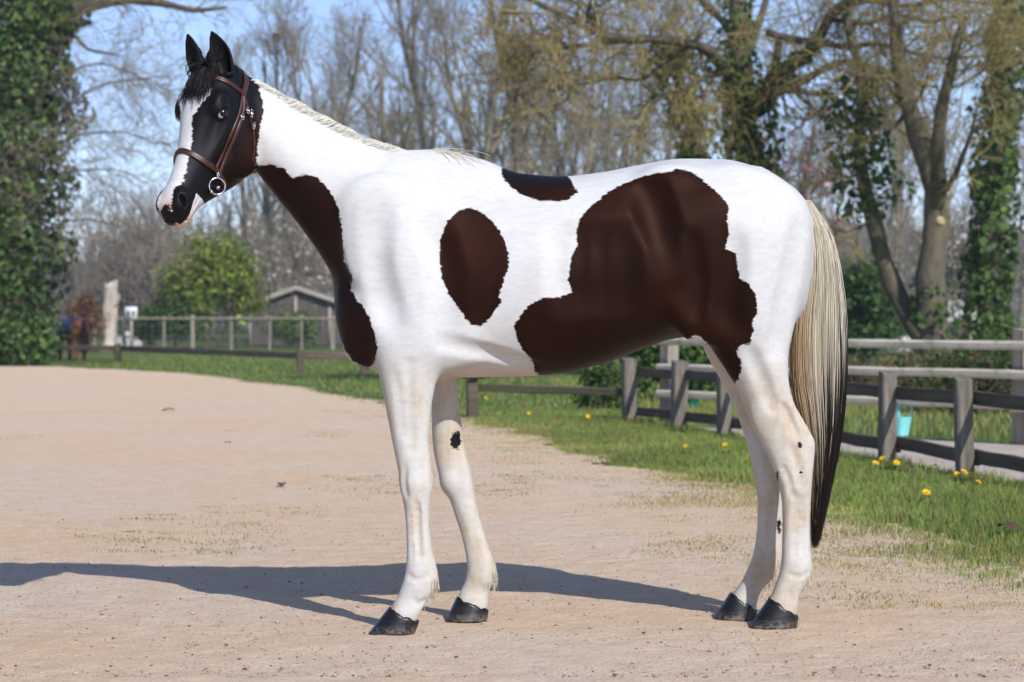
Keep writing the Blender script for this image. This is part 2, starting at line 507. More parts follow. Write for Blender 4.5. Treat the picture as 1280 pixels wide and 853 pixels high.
HIND_FAR = [(235, 900, 985, 0.10, 0.10, 2.0), (262, 862, 1004, 0.115, 0.125, 2.0), (300, 850, 1010, 0.125, 0.150, 2.0), (350, 848, 1003, 0.130, 0.150, 2.1), (390, 856, 990, 0.130, 0.135, 2.1), (414, 870, 982, 0.128, 0.118, 2.1),
    (447, 885, 972, 0.126, 0.096, 2.1), (484, 906, 968, 0.124, 0.074, 2.1), (517, 921, 974, 0.120, 0.058, 2.1), (540, 929, 981, 0.118, 0.051, 2.1), (559, 935, 985, 0.117, 0.050, 2.1),
    (580, 940, 985, 0.116, 0.049, 2.2), (597, 943, 983, 0.115, 0.046, 2.3), (625, 947, 980, 0.114, 0.039, 2.2), (650, 947, 979, 0.113, 0.035, 2.2), (675, 945, 978, 0.112, 0.036, 2.2), (696, 941, 978, 0.112, 0.042, 2.2), (711, 935, 974, 0.112, 0.044, 2.2),
    (726, 928, 964, 0.112, 0.040, 2.2), (738, 920, 953, 0.112, 0.039, 2.2), (748, 913, 948, 0.112, 0.043, 2.2), (758, 909, 946, 0.112, 0.046, 2.2), (764, 907, 945, 0.112, 0.045, 2.2)]

def E(px, py, y, rx, ry, rz, rot=0.0):
    """ellipsoid in picture units for x/z radii, metres across; rot turns it in the side view"""
    c, s_ = math.cos(rot), math.sin(rot)
    return ellipsoid((HX(px, y), y, HZ(py, y, px)), (rx / 352.0, ry, rz / 352.0), [[c, 0, s_], [0, 1, 0], [-s_, 0, c]])

EYE_T, EYE_N, EYE_L, EYE_R = 0.166, -0.032, 0.095, 0.0205
#          line in the side view, radius, depth of the groove (negative: ridge), softness
RELIEF = [([(545, 285), (556, 330), (560, 375), (556, 420)], 0.030, 0.0015, 0.07),      # behind the shoulder
          ([(478, 262), (470, 310), (476, 360), (492, 402)], 0.030, 0.0016, 0.07),      # point of shoulder
          ([(556, 428), (590, 438), (625, 448), (665, 460)], 0.020, 0.004, 0.035),      # edge of the belly
          ([(856, 300), (862, 335), (866, 365), (862, 392)], 0.020, 0.0045, 0.035),     # in front of the thigh
          ([(905, 300), (905, 340), (898, 380), (908, 410)], 0.030, 0.004, 0.06),      # across the thigh
          ([(992, 290), (984, 340), (972, 390), (966, 440)], 0.026, 0.004, 0.05),     # hamstring
          ([(930, 442), (945, 475), (958, 508)], 0.020, 0.004, 0.035),                  # gaskin
          ([(515, 455), (514, 490), (516, 525), (518, 555)], 0.016, 0.003, 0.025),     # forearm
          ([(498, 470), (503, 505), (506, 540)], 0.014, 0.002, 0.02),
          ([(800, 235), (812, 262), (818, 292)], 0.034, 0.004, 0.07),
          ([(509, 580), (507, 598), (510, 616)], 0.009, 0.0036, 0.012), ([(530, 576), (532, 597), (529, 618)], 0.009, 0.0038, 0.012),       # knee
          ([(524, 626), (525, 660), (528, 696)], 0.008, 0.0030, 0.010), ([(515, 634), (516, 664), (518, 692)], 0.007, 0.0014, 0.010),       # tendons
          ([(512, 712), (526, 718), (538, 712)], 0.008, 0.0016, 0.012), ([(520, 742), (528, 748), (534, 744)], 0.008, 0.002, 0.012),
          ([(984, 556), (990, 578), (993, 602)], 0.011, 0.0044, 0.016), ([(972, 582), (980, 600), (984, 618)], 0.010, 0.0032, 0.014),       # hock
          ([(996, 620), (997, 656), (999, 692)], 0.008, 0.0030, 0.010), ([(986, 628), (986, 660), (987, 690)], 0.007, 0.0014, 0.010),
          ([(978, 712), (994, 716), (1006, 710)], 0.008, 0.0016, 0.012)] + [
          ([(700 + 26 * i, 290), (700 + 26 * i, 335), (704 + 26 * i, 385)], 0.028, 0.0004, 0.07) for i in range(4)]   # last ribs
def catmull_px(line, n):
    p = np.array(line, float); q = np.linspace(0, len(p) - 1, n)
    return np.stack([smooth_interp(np.arange(len(p)), p[:, i])(q) for i in (0, 1)], 1)
def side_y(F, x, z, s):
    """the y where the surface lies on one side of the body"""
    ys = np.linspace(s * 0.42, 0, 180) + SY(x)
    if not (F.ax[0][0] < x < F.ax[0][-1] and F.ax[2][0] < z < F.ax[2][-1]): return None
    v = F.sample(np.stack([np.full(180, x), ys, np.full(180, z)], 1))
    i = np.argmax(v < 0)
    return ys[i] if v[i] < 0 else None
def build_field(F):
    A = lambda sh, k: F.op(*sh, k=k, shear=True)
    C = lambda sh, k: F.op(*sh, k=k, mode='cut', shear=True)
    A(torso_loft(), 0.03)
    A(neck_loft(), 0.07)
    for s in (-1, 1):
        A(E(512, 335, s * 0.125, 58, 0.070, 118, 0.42), 0.13)         # shoulder
        A(E(545, 410, s * 0.158, 42, 0.060, 46, 0.3), 0.08)           # upper arm
        A(E(462, 408, s * 0.075, 34, 0.085, 50, -0.25), 0.06)         # breast
        A(E(447, 372, s * 0.045, 24, 0.080, 44, -0.15), 0.06)         # lower neck
        A(E(925, 275, s * 0.150, 78, 0.095, 62, -0.2), 0.08)          # croup muscle
        A(E(885, 388, s * 0.200, 34, 0.060, 44, 0.5), 0.05)           # stifle
        A(E(836, 228, s * 0.150, 30, 0.050, 18, 0.0), 0.07)           # point of hip
        C(E(832, 300, s * 0.375, 24, 0.105, 52, 0.25), 0.07)          # hollow of the flank
    for rows, k in ((FRONT_NEAR, 0.045), (FRONT_FAR, 0.045), (HIND_NEAR, 0.05), (HIND_FAR, 0.05)):
        A(leg_loft(rows), k)
    for s, px, yk in ((-1, 0, -0.150), (1, 51, 0.150)):
        A(E(520 + px * 0.93, 604, yk, 16, 0.047, 15), 0.03)                  # knee
        C(E(523 + px * 1.05, 660 + 4 * (s > 0), yk - 0.043, 4, 0.016, 34, 0.05 + 0.22 * (s > 0)), 0.014)   # tendon groove
        C(E(523 + px * 1.05, 660 + 4 * (s > 0), yk + 0.043, 4, 0.016, 34, 0.05 + 0.22 * (s > 0)), 0.014)
    for s, dx, yk in ((-1, 0, -0.116), (1, -33, 0.114)):
        A(E(1007 + dx, 556, yk, 9, 0.030, 13, 0.3), 0.02)                     # point of hock
        C(E(990 + dx, 528, yk + s * 0.052, 6, 0.020, 26, 0.45), 0.02)
        C(E(998 + dx, 655, yk - 0.043, 4, 0.016, 34), 0.014)
        C(E(998 + dx, 655, yk + 0.043, 4, 0.016, 34), 0.014)
    A(E(848, 408, 0.0, 26, 0.050, 12, 0.12), 0.03)                            # sheath
    A(E(850, 392, -0.195, 13, 0.050, 34, 0.45), 0.05)                         # fold of the flank
    A(E(850, 392, 0.195, 13, 0.050, 34, 0.45), 0.05)
    for k_, (line, r_, dep, kk_) in enumerate(RELIEF):
        q = catmull_px(line, 9)
        for s in (-1, 1):
            ys = [side_y(F, HX(a), HZ(b, 0, a), s) for a, b in q]
            if any(v is None for v in ys): continue
            P_ = [np.array([HX(a), y_ - SY(HX(a)) + s * (r_ + 0.25 * kk_ - dep), HZ(b, 0, a)]) for (a, b), y_ in zip(q, ys)]
            for p0, p1 in zip(P_[:-1], P_[1:]): (C if dep > 0 else A)(capsule(p0, p1, r_, r_), kk_)
    C(capsule((HX(340), -0.105, HZ(225)), (HX(432), -0.150, HZ(362)), 0.022, 0.026), 0.05)   # jugular groove
    # head
    A = lambda sh, k: F.op(*sh, k=k)
    C = lambda sh, k: F.op(*sh, k=k, mode='cut')
    A(head_loft(), 0.035)
    for s in (-1, 1):
        A(ellipsoid(head_pt(0.140, -0.012, s * 0.086), (0.040, 0.024, 0.020), HEAD_AXES), 0.035)        # brow
        A(ellipsoid(head_pt(EYE_T, EYE_N, s * (EYE_L - 0.006)), (0.031, 0.023, 0.023), HEAD_AXES), 0.018)
        A(ellipsoid(head_pt(0.225, -0.205, s * 0.062), (0.090, 0.085, 0.030), HEAD_AXES), 0.03)          # jowl
        A(capsule(head_pt(0.195, -0.070, s * 0.080), head_pt(0.335, -0.066, s * 0.055), 0.012, 0.007), 0.045)   # facial crest
        C(ellipsoid(head_pt(0.275, -0.030, s * 0.094), (0.085, 0.020, 0.020), HEAD_AXES), 0.03)
        C(ellipsoid(head_pt(0.36, -0.120, s * 0.085), (0.10, 0.022, 0.020), HEAD_AXES), 0.03)
        A(ellipsoid(head_pt(0.508, -0.028, s * 0.042), (0.040, 0.028, 0.021), HEAD_AXES), 0.016)         # nostril wing
        A(ellipsoid(head_pt(0.533, -0.075, s * 0.022), (0.036, 0.028, 0.028), HEAD_AXES), 0.02)          # lips
        nax = np.array([HA * 0.80 - HN * 0.6, HN * 0.80 + HA * 0.6, HL])
        C(ellipsoid(head_pt(0.513, -0.022, s * 0.058), (0.024, 0.011, 0.022), nax), 0.008)               # nostril
        C(ellipsoid(head_pt(EYE_T, EYE_N, s * (EYE_L + 0.023)), (0.020, 0.0135, 0.026), HEAD_AXES), 0.006)  # lid opening
        C(capsule(head_pt(0.572, -0.066, s * 0.012), head_pt(0.556, -0.076, s * 0.040), 0.003, 0.003), 0.005)   # mouth line
        C(capsule(head_pt(0.556, -0.076, s * 0.040), head_pt(0.400, -0.112, s * 0.054), 0.003, 0.003), 0.005)
        # ears
        e0 = head_pt(-0.004, -0.012, s * 0.060)
        ed = -HA * 0.75 + HN * 0.55 - HL * (0.10 if s > 0 else 0.34); ed /= np.linalg.norm(ed)
        es = HL * 0.80 * s - HN * (0.40 if s > 0 else 0.05); es -= (es @ ed) * ed; es /= np.linalg.norm(es)
        en = np.cross(ed, es); en *= np.sign(en @ HN)
        ef = [smooth_interp([-0.03, 0, 0.028, 0.056, 0.082, 0.105, 0.122, 0.134], c) for c in
              ([0.028, 0.033, 0.0365, 0.036, 0.030, 0.021, 0.011, 0.002], [0.026, 0.028, 0.026, 0.023, 0.019, 0.014, 0.008, 0.002])]
        def ear(X, Y, Z, grow=0.0, push=0.0, lift=0.0, e0=e0, ed=ed, es=es, en=en):
            dx, dy, dz = X - e0[0], Y - e0[1], Z - e0[2]
            q = lambda a: dx * a[0] + dy * a[1] + dz * a[2]
            t, u, v = q(ed), q(es), q(en)
            tt = t - lift
            cu = -0.018 * np.clip(t / 0.134, 0, 1) ** 2                 # tips lean together
            d = star(u - cu, v - push, ef[0](tt) + grow, ef[1](tt) + grow, 2.0)
            out = np.maximum(-0.03 - tt, tt - 0.134)
            return np.where(out > 0, np.maximum(d, out), d)
        lo, hi = e0 - 0.2, e0 + 0.2
        F.op(ear, lo, hi, k=0.014)
        F.op(lambda X, Y, Z: ear(X, Y, Z, -0.0045, 0.012, 0.012), lo, hi, k=0.004, mode='cut')
    A(ellipsoid(head_pt(0.545, -0.102, 0), (0.030, 0.020, 0.026), HEAD_AXES), 0.02)                      # chin

SPLIT_X = HX(352)
body_field = Field((SPLIT_X - 0.018, -0.46, HZ(785)), (HX(1040), 0.55, HZ(92)), 0.0070)
head_field = Field((HX(178), -0.52, HZ(310)), (SPLIT_X + 0.012, 0.16, HZ(20)), 0.0041)
build_field(body_field); build_field(head_field)
def clip_field(fld, sign):
    v, f = fld.surface()
    keep = (v[:, 0] * sign > (SPLIT_X + sign * -0.006) * sign)
    f = f[keep[f].all(1)]
    used = np.unique(f); mp = np.full(len(v), -1); mp[used] = np.arange(len(used))
    v = v[used]; f = mp[f]
    p, n = fld.project(v, 2)
    return p, f, n
vb, fb_, nb = clip_field(body_field, 1)
vh, fh_, nh = clip_field(head_field, -1)
HV = np.concatenate([vb, vh]); HF = np.concatenate([fb_, fh_ + len(vb)]); HNRM = np.concatenate([nb, nh])

# ---- coat pattern: signed distance (m) to the edge of the dark patches
def poly_sd(P, poly):
    """positive inside"""
    poly = np.asarray(poly, float); d = np.full(len(P), 1e9); ins = np.zeros(len(P), bool)
    for i in range(len(poly)):
        a = poly[i - 1]; b = poly[i]; ab = b - a
        t = np.clip(((P - a) @ ab) / (ab @ ab + 1e-12), 0, 1)
        d = np.minimum(d, np.linalg.norm(P - a - t[:, None] * ab, axis=1))
        c = ((a[1] > P[:, 1]) != (b[1] > P[:, 1])) & (P[:, 0] < (b[0] - a[0]) * (P[:, 1] - a[1]) / (b[1] - a[1] + 1e-12) + a[0])
        ins ^= c
    return np.where(ins, d, -d)

PATCH_GIRTH = [(586,260),(600,264),(612,273),(623,286),(631,302),(636,318),(635,335),(630,348),(628,358),(624,366),(626,378),(618,390),(608,404),(600,409),(590,406),(582,398),(570,382),(560,368),(553,350),(550,330),(550,305),(551,292),(560,276),(572,265)]
PATCH_SADDLE = [(626,200),(628,222),(634,232),(645,243),(658,250),(672,254),(690,256),(706,255),(711,250),(720,244),(714,232),(710,222),(708,200)]
PATCH_FLANK = [(846,213),(860,214),(872,220),(882,228),(896,240),(906,252),(911,262),(909,280),(911,294),(906,310),(920,318),(922,332),(925,348),(934,356),(943,366),(947,380),(946,394),(940,400),(942,412),(938,430),(924,434),(921,440),(927,452),(926,466),(919,480),(905,464),(893,444),(880,425),(868,418),(855,430),(830,440),(800,450),(760,470),(720,478),(700,474),(680,474),(668,464),(668,455),(655,440),(645,424),(643,408),(650,396),(656,388),(668,378),(682,371),(700,371),(716,366),(710,350),(712,335),(714,322),(722,306),(721,290),(724,276),(733,264),(748,250),(764,238),(780,229),(800,222),(822,216)]
PATCH_NECK = [(300,190),(322,208),(340,206),(356,212),(366,222),(380,218),(396,222),(406,232),(416,246),(424,262),(427,282),(428,300),(430,326),(440,344),(438,364),(452,382),(462,398),(470,418),(472,436),(469,452),(460,462),(440,452),(420,420),(400,400),(380,340),(330,280),(300,240)]
PX = np.stack([640 + HV[:, 0] / (8.0 + HV[:, 1]) * FPX, HORIZON - (HV[:, 2] - CAM_H) / (8.0 + HV[:, 1]) * FPX], 1)
_dd = 8.0 + SY(HV[:, 0])
side_xy = np.stack([640 + HV[:, 0] / _dd * FPX, HORIZON - (HV[:, 2] - CAM_H) / _dd * FPX], 1)
def sd_px(poly, P): return poly_sd(P, poly) / 352.0
HY = HV[:, 1] - SY(HV[:, 0])
near = HY < 0
coat = np.full(len(HV), -0.2)
for poly in (PATCH_GIRTH, PATCH_FLANK):
    coat = np.where(near, np.maximum(coat, sd_px(poly, PX)), coat)
coat = np.maximum(coat, sd_px(PATCH_SADDLE, side_xy) - 0.8 * np.clip(HY - 0.06, 0, 1))
neck_c = sd_px(PATCH_NECK, PX)
coat = np.maximum(coat, np.where(near, neck_c, neck_c))
# the far side carries patches of its own
FAR_A = [(560,230),(640,250),(660,330),(630,420),(580,400),(540,320)]
FAR_B = [(780,225),(880,220),(940,260),(930,380),(900,440),(860,420),(800,450),(740,440),(720,340)]
for poly in (FAR_A, FAR_B):
    coat = np.where(HY > 0.05, np.maximum(coat, np.minimum(sd_px(poly, side_xy), HY - 0.08)), coat)
# underside of the belly and the inside of the hind legs: dark only where the flank patch wraps under
legs_far = (HY > 0.0) & (side_xy[:, 1] > 420)
coat = np.where(legs_far, -0.2, coat)
inside_near = (HY > -0.075) & (HY < 0) & (side_xy[:, 1] > 425) & (side_xy[:, 0] > 860)
coat = np.where(inside_near, np.minimum(coat, -0.01), coat)
belly_under = (HY > -0.02) & (HY < 0.2) & (side_xy[:, 0] > 690) & (side_xy[:, 0] < 868) & (side_xy[:, 1] > 395) & (side_xy[:, 1] < 480)
coat = np.where(belly_under, np.maximum(coat, 0.03), coat)
# chestnut on the inside of the far foreleg, dark flecks on the near hock and the far cannon
for (px_, py_, rx_, ry_, want) in ((570, 550, 7, 11, 1), (1000, 556, 2.6, 5, -1), (1001.5, 591, 2, 2, -1), (971, 601, 3, 8, -1), (974.5, 659, 3, 8, 1)):
    e = 1 - np.sqrt(((PX[:, 0] - px_) / rx_) ** 2 + ((PX[:, 1] - py_) / ry_) ** 2)
    m = (HY > 0) if want > 0 else near
    coat = np.where(m, np.maximum(coat, np.clip(e, -8, 1) * max(min(rx_, ry_), 3) / 352.0), coat)
# head: black but for the blaze
rel = HV - HEAD0
ht, hn, hl = rel @ HA, rel @ HN, rel @ HL
BLAZE = [(-0.095, 0.105), (-0.055, 0.095), (0.0, 0.085), (0.050, 0.095), (0.056, 0.118), (0.040, 0.150), (0.030, 0.180), (0.018, 0.205), (0.022, 0.235), (0.030, 0.275), (0.030, 0.34), (0.033, 0.40), (0.034, 0.44), (0.020, 0.475), (0.026, 0.52), (0.022, 0.56), (0.030, 0.60), (0.0, 0.66),
         (-0.03, 0.60), (-0.040, 0.54), (-0.034, 0.48), (-0.050, 0.44), (-0.052, 0.36), (-0.056, 0.28), (-0.060, 0.22), (-0.064, 0.17), (-0.080, 0.14)]
blaze = np.minimum(poly_sd(np.stack([hl, ht], 1), BLAZE), (hn + 0.075) * 0.8)
head_edge = [(312,60),(320,92),(328,120),(330,140),(324,165),(322,185),(321,205),(318,216),(300,235),(270,262),(235,300),(170,300),(170,20),(312,20)]
head_black = poly_sd(side_xy * 0 + PX, head_edge) / 352.0
is_head = HV[:, 0] < HX(352)
hd = np.minimum(head_black, -blaze)
coat = np.where(is_head, np.maximum(coat, hd), coat)
coat = np.where(is_head & (blaze > 0), -blaze, coat)
lip = is_head & (hn < -0.070) & (ht > 0.455)
coat = np.where(lip, np.minimum(coat, -0.02 + 0.4 * np.clip(0.485 - ht, 0, 1)), coat)
e = 1 - np.sqrt(((hl - 0.004) / 0.030) ** 2 + ((ht - 0.566) / 0.028) ** 2 + (np.minimum(hn + 0.040, 0) / 0.035) ** 2)
coat = np.where(is_head & (ht > 0.50) & (hn > -0.085), np.maximum(coat, e * 0.016), coat)
# tone: 0 brown, 1 black; pink: bare skin of the muzzle
tone = np.where(is_head, np.clip(1.0 - 1.2 * np.clip((-hn - 0.10) / 0.12, 0, 1) * np.clip((ht - 0.05) / 0.1, 0, 1), 0.15, 1.0), 0.0)
saddle_top = np.clip((236 - side_xy[:, 1]) / 8.0, 0, 1) * (np.abs(side_xy[:, 0] - 668) < 60)
tone = np.maximum(tone, saddle_top * 0.9)
tone = np.maximum(tone, np.where(~is_head & (side_xy[:, 0] < 480), 0.25, 0))
tone = np.where(side_xy[:, 1] > 520, 1.0, tone)
pink = np.clip((ht - 0.485) / 0.05, 0, 1) * is_head
gold = np.clip((side_xy[:, 1] - 440) / 60.0, 0, 1)
bare = np.clip(1 - np.abs(HY) / 0.16, 0, 1) * (HNRM[:, 2] < 0.25) * np.clip((side_xy[:, 1] - 395) / 40, 0, 1) * np.clip((520 - side_xy[:, 1]) / 40, 0, 1)

# ---- materials
def mat_coat():
    m = N('horse_coat')
    pos = m.node('ShaderNodeNewGeometry').outputs['Position']
    mp = m.node('ShaderNodeMapping', {'Vector': pos}); mp.inputs['Scale'].default_value = (1.0, 1.0, 0.45)
    mp2 = m.node('ShaderNodeMapping', {'Vector': pos}); mp2.inputs['Scale'].default_value = (0.28, 1.0, 1.0); mp2.inputs['Rotation'].default_value = (0, 0.55, 0)
    edge = m.math('SUBTRACT', m.noise(80, 5, 0.75, mp2.outputs[0]), 0.5)
    edge2 = m.math('SUBTRACT', m.noise(22, 3, 0.6, pos), 0.5)
    sd = m.math('ADD', m.attr('coat'), m.math('ADD', m.math('MULTIPLY', edge, 0.034), m.math('MULTIPLY', edge2, 0.014)))
    dark = m.math('MULTIPLY_ADD', sd, 260.0, 0.5, clamp=True)
    big = m.noise(3.6, 5, 0.6, pos)
    fine = m.noise(160, 4, 0.7, mp2.outputs[0])
    brown = m.ramp(big, [(0.32, (0.0060, 0.0032, 0.0026)), (0.50, (0.0130, 0.0048, 0.0030)), (0.70, (0.0260, 0.0078, 0.0040))])
    brown = m.mix(m.math('MULTIPLY', fine, 0.5), brown, (0.013, 0.0052, 0.0036))
    black = m.mix(m.attr('tone'), brown, (0.0055, 0.0050, 0.0056))
    cream = m.ramp(m.noise(9, 5, 0.65, mp.outputs[0]), [(0.36, (0.515, 0.505, 0.485)), (0.50, (0.50, 0.46, 0.395)), (0.61, (0.45, 0.37, 0.27)), (0.70, (0.38, 0.30, 0.21))])
    white = m.mix(m.attr('gold'), (0.560, 0.558, 0.560), cream)
    white = m.mix(m.math('MULTIPLY', m.math('SUBTRACT', fine, 0.35, clamp=True), 0.5), white, (0.40, 0.385, 0.365))
    white = m.mix(1.0, white, m.ramp(m.noise(5, 5, 0.65, pos), [(0.3, (0.93, 0.92, 0.90)), (0.62, (1.03, 1.03, 1.03))]), 'MULTIPLY')
    white = m.mix(1.0, white, m.ramp(m.noise(70, 4, 0.65, mp2.outputs[0]), [(0.32, (0.93, 0.925, 0.92)), (0.62, (1.03, 1.03, 1.03))]), 'MULTIPLY')
    white = m.mix(m.math('MULTIPLY', m.attr('bare'), 0.75), white, (0.55, 0.41, 0.33))
    pinkc = m.ramp(m.noise(28, 4, 0.6, pos), [(0.42, (0.60, 0.33, 0.27)), (0.55, (0.66, 0.53, 0.47))])
    white = m.mix(m.math('MULTIPLY', m.attr('pink'), 0.8), white, pinkc)
    spots = m.ramp(m.noise(34, 2, 0.5, pos), [(0.60, 0.0), (0.64, 1.0)])
    m.bsdf(Base_Color=m.mix(dark, white, black))
    rough = m.math('MULTIPLY_ADD', fine, 0.18, m.math('MULTIPLY_ADD', dark, -0.04, 0.44))
    m.bsdf(Specular_Tint=m.mix(dark, (1, 1, 1), m.mix(m.attr('tone'), (0.70, 0.38, 0.28), (0.85, 0.85, 0.95))), Roughness=rough, Specular_IOR_Level=m.math('MULTIPLY_ADD', dark, 0.03, 0.13))
    hair = m.math('ADD', m.noise(420, 3, 0.6, mp2.outputs[0]), m.math('MULTIPLY', m.noise(16, 3, 0.5, mp2.outputs[0]), 0.9))
    m.bump(hair, 0.22, 0.004)
    return m.m
def mat_simple(name, col, rough=0.5, spec=0.4, metal=0.0, noise=None, bump=None, var=0.25, coord='Object'):
    m = N(name)
    if noise:
        f = m.noise(noise, 5, 0.6, m.mapped(coord=coord))
        lo = tuple(c * (1 - var) for c in col); hi = tuple(min(1, c * (1 + var)) for c in col)
        m.bsdf(Base_Color=m.ramp(f, [(0.3, lo), (0.7, hi)]))
        if bump: m.bump(f, bump, 0.01)
    else:
        m.bsdf(Base_Color=col)
    m.bsdf(Roughness=rough, Specular_IOR_Level=spec, Metallic=metal)
    return m.m
def mat_vcol(name, rough=0.5, spec=0.3, var=0.12, scale=40, trans=0.0):
    m = N(name)
    c = m.attr('col', 'Color')
    f = m.noise(scale, 3, 0.6, m.node('ShaderNodeNewGeometry').outputs['Position'])
    c = m.mix(1.0, c, m.ramp(f, [(0.25, (1 - var,) * 3), (0.75, (1 + var,) * 3)]), 'MULTIPLY')
    m.bsdf(Base_Color=c, Roughness=rough, Specular_IOR_Level=spec)
    if trans:
        tr = m.node('ShaderNodeBsdfTranslucent'); m.set(tr.inputs['Color'], c)
        mx = m.node('ShaderNodeMixShader', {0: trans}); m.t.links.new(m.b.outputs[0], mx.inputs[1]); m.t.links.new(tr.outputs[0], mx.inputs[2])
        m.t.links.new(mx.outputs[0], m.out.inputs['Surface'])
    return m.m

M_COAT = mat_coat()
M_HAIR = mat_vcol('horse_hair', 0.40, 0.35, 0.12, 300, 0.30)
horse = empty('horse', (0, 0, 0))
tag(horse, 'brown and white patched horse in a bridle standing side-on on the gravel path', 'horse')
horse_me = make_mesh('body', HV, HF, True, {'coat': coat, 'tone': tone, 'pink': pink, 'gold': gold, 'bare': bare})
horse_body = link('body', horse_me, M_COAT, horse)

# ---- hooves
def mat_hoof():
    m = N('hoof_horn')
    v = m.mapped((1, 1, 1))
    w = m.noise(60, 3, 0.6, m.mapped((0.4, 0.4, 3.0)))
    pz = m.node('ShaderNodeSeparateXYZ', {0: m.node('ShaderNodeNewGeometry').outputs['Position']}).outputs['Z']
    dust = m.math('MULTIPLY', m.math('SUBTRACT', 1.0, m.math('MULTIPLY', pz, 28.0), clamp=True), m.ramp(m.noise(55, 5, 0.7, v), [(0.40, 0.0), (0.62, 1.0)]))
    horn = m.ramp(w, [(0.35, (0.004, 0.004, 0.0045)), (0.75, (0.016, 0.015, 0.015))])
    m.bsdf(Base_Color=m.mix(m.math('MULTIPLY', dust, 0.55), horn, (0.30, 0.24, 0.19)), Roughness=m.math('ADD', m.math('MULTIPLY_ADD', w, 0.3, 0.22), m.math('MULTIPLY', dust, 0.4)), Specular_IOR_Level=0.4)
    m.bump(w, 0.25, 0.003)
    return m.m
M_HOOF = mat_hoof()
def hoof(y, toe, heel_bot, ground_py, cor_f, cor_b, turn=0.0):
    """toe, heel: px on the ground; cor_f/cor_b: (px,py) of the front and back of the coronet"""
    zb = 0.001
    xt, xh = HX(toe, y), HX(heel_bot, y)
    cfx, cfz = HX(cor_f[0], y), HZ(cor_f[1], y, cor_f[0]); cbx, cbz = HX(cor_b[0], y), HZ(cor_b[1], y, cor_b[0])
    y = y + SY(xt)
    mb = MB(); n = 28; rings = 9
    V = []
    for k in range(rings + 1):
        t = k / rings
        x0 = xt + (cfx - xt) * t; x1 = xh + (cbx - xh) * t
        L = x1 - x0; cx = (x0 + x1) / 2; w = (0.066 + (0.049 - 0.066) * t) * (1.02 if k == 0 else 1)
        for i in range(n):
            a = 2 * math.pi * i / n
            ca, sa = math.cos(a), math.sin(a)
            ux = -abs(ca) ** 0.9 * math.copysign(1, ca)
            x = cx + L / 2 * ux; yy = y + w * abs(sa) ** 0.85 * math.copysign(1, sa) * (1.0 if ux < 0.3 else 1 - 0.18 * (ux - 0.3))
            ztop = cfz + (cbz - cfz) * (0.5 + 0.5 * ux)
            jag = 0.004 * math.sin(5 * a + y * 50) + 0.003 * math.sin(9 * a) if k == rings else 0
            V.append((x, yy, zb * (1 - t) + ztop * t + jag * (1.0 if ux > -0.9 else 0.5)))
    f = [[k * n + i, k * n + (i + 1) % n, (k + 1) * n + (i + 1) % n, (k + 1) * n + i] for k in range(rings) for i in range(n)]
    mb.add(V, f)
    top = rings * n
    c = len(V); V2 = [np.mean(np.array(V)[top:top + n], 0), np.mean(np.array(V)[:n], 0)]
    tri = [[top + i, top + (i + 1) % n, c] for i in range(n)] + [[(i + 1) % n, i, c + 1] for i in range(n)]
    mb.v.append(np.array(V2)); mb.n += 2; mb.f3.append(np.array(tri))
    return mb.build('hoof', M_HOOF, horse, True)
hoof(-0.160, 460.5, 519, 790.5, (486, 759.5), (524, 778))
hoof(0.154, 556.5, 609, 773.0, (571, 746), (611, 763))
hoof(-0.116, 935.5, 996, 781.0, (962, 747), (998, 772))
hoof(0.112, 891.0, 944, 772.5, (913, 741), (947, 764))

# ---- eyes
def mat_eye():
    m = N('horse_eye')
    p = m.attr('white')
    m.bsdf(Base_Color=m.mix(p, (0.006, 0.004, 0.004), (0.75, 0.72, 0.74)), Roughness=0.08, Specular_IOR_Level=0.35, Coat_Weight=0.15, Coat_Roughness=0.02)
    return m.m
M_EYE = mat_eye()
for s in (1, -1):
    c = head_pt(EYE_T + 0.001, EYE_N, s * (EYE_L + 0.001))
    V, Fc = [], []
    nu, nv = 24, 16
    for i in range(nv + 1):
        for j in range(nu):
            th = math.pi * i / nv; ph = 2 * math.pi * j / nu
            V.append((math.sin(th) * math.cos(ph), math.sin(th) * math.sin(ph), math.cos(th)))
    V = np.array(V)
    Fc = [[i * nu + j, i * nu + (j + 1) % nu, (i + 1) * nu + (j + 1) % nu, (i + 1) * nu + j] for i in range(nv) for j in range(nu)]
    W = c + EYE_R * (V[:, 0:1] * HA + V[:, 1:2] * HN + V[:, 2:3] * HL * s)
    look = np.array([0.20, 0.25, 0.94]); look /= np.linalg.norm(look)
    white = np.clip(((V @ look) < 0.62) * 1.0, 0, 1) * (V[:, 0] * 0.5 + V[:, 1] * 0.85 > 0.45)
    link('eye', make_mesh('eye', W, np.array(Fc), True, {'white': white}), M_EYE, horse)

# ---- hair strands
def strands(mb, P, R, C, sides=3):
    """P (n,k,3) points, R (n,k) radii, C (n,k,3) colours"""
    n, k, _ = P.shape
    T = np.gradient(P, axis=1); T /= np.linalg.norm(T, axis=2)[..., None] + 1e-9
    ref = np.array([0.31, 0.87, 0.38])
    U = np.cross(T, ref); U /= np.linalg.norm(U, axis=2)[..., None] + 1e-9
    W = np.cross(T, U)
    a = np.arange(sides) * 2 * math.pi / sides
    V = P[:, :, None] + (np.cos(a)[:, None] * U[:, :, None] + np.sin(a)[:, None] * W[:, :, None]) * R[:, :, None, None]
    base = (np.arange(n)[:, None, None] * k + np.arange(k - 1)[None, :, None]) * sides
    j = np.arange(sides)[None, None]; j2 = (j + 1) % sides
    f = np.stack([base + j, base + j2, base + sides + j2, base + sides + j], -1).reshape(-1, 4)
    mb.add(V.reshape(-1, 3), f, col=np.repeat(C.reshape(-1, 3), sides, 0))

rng = np.random.default_rng(7)
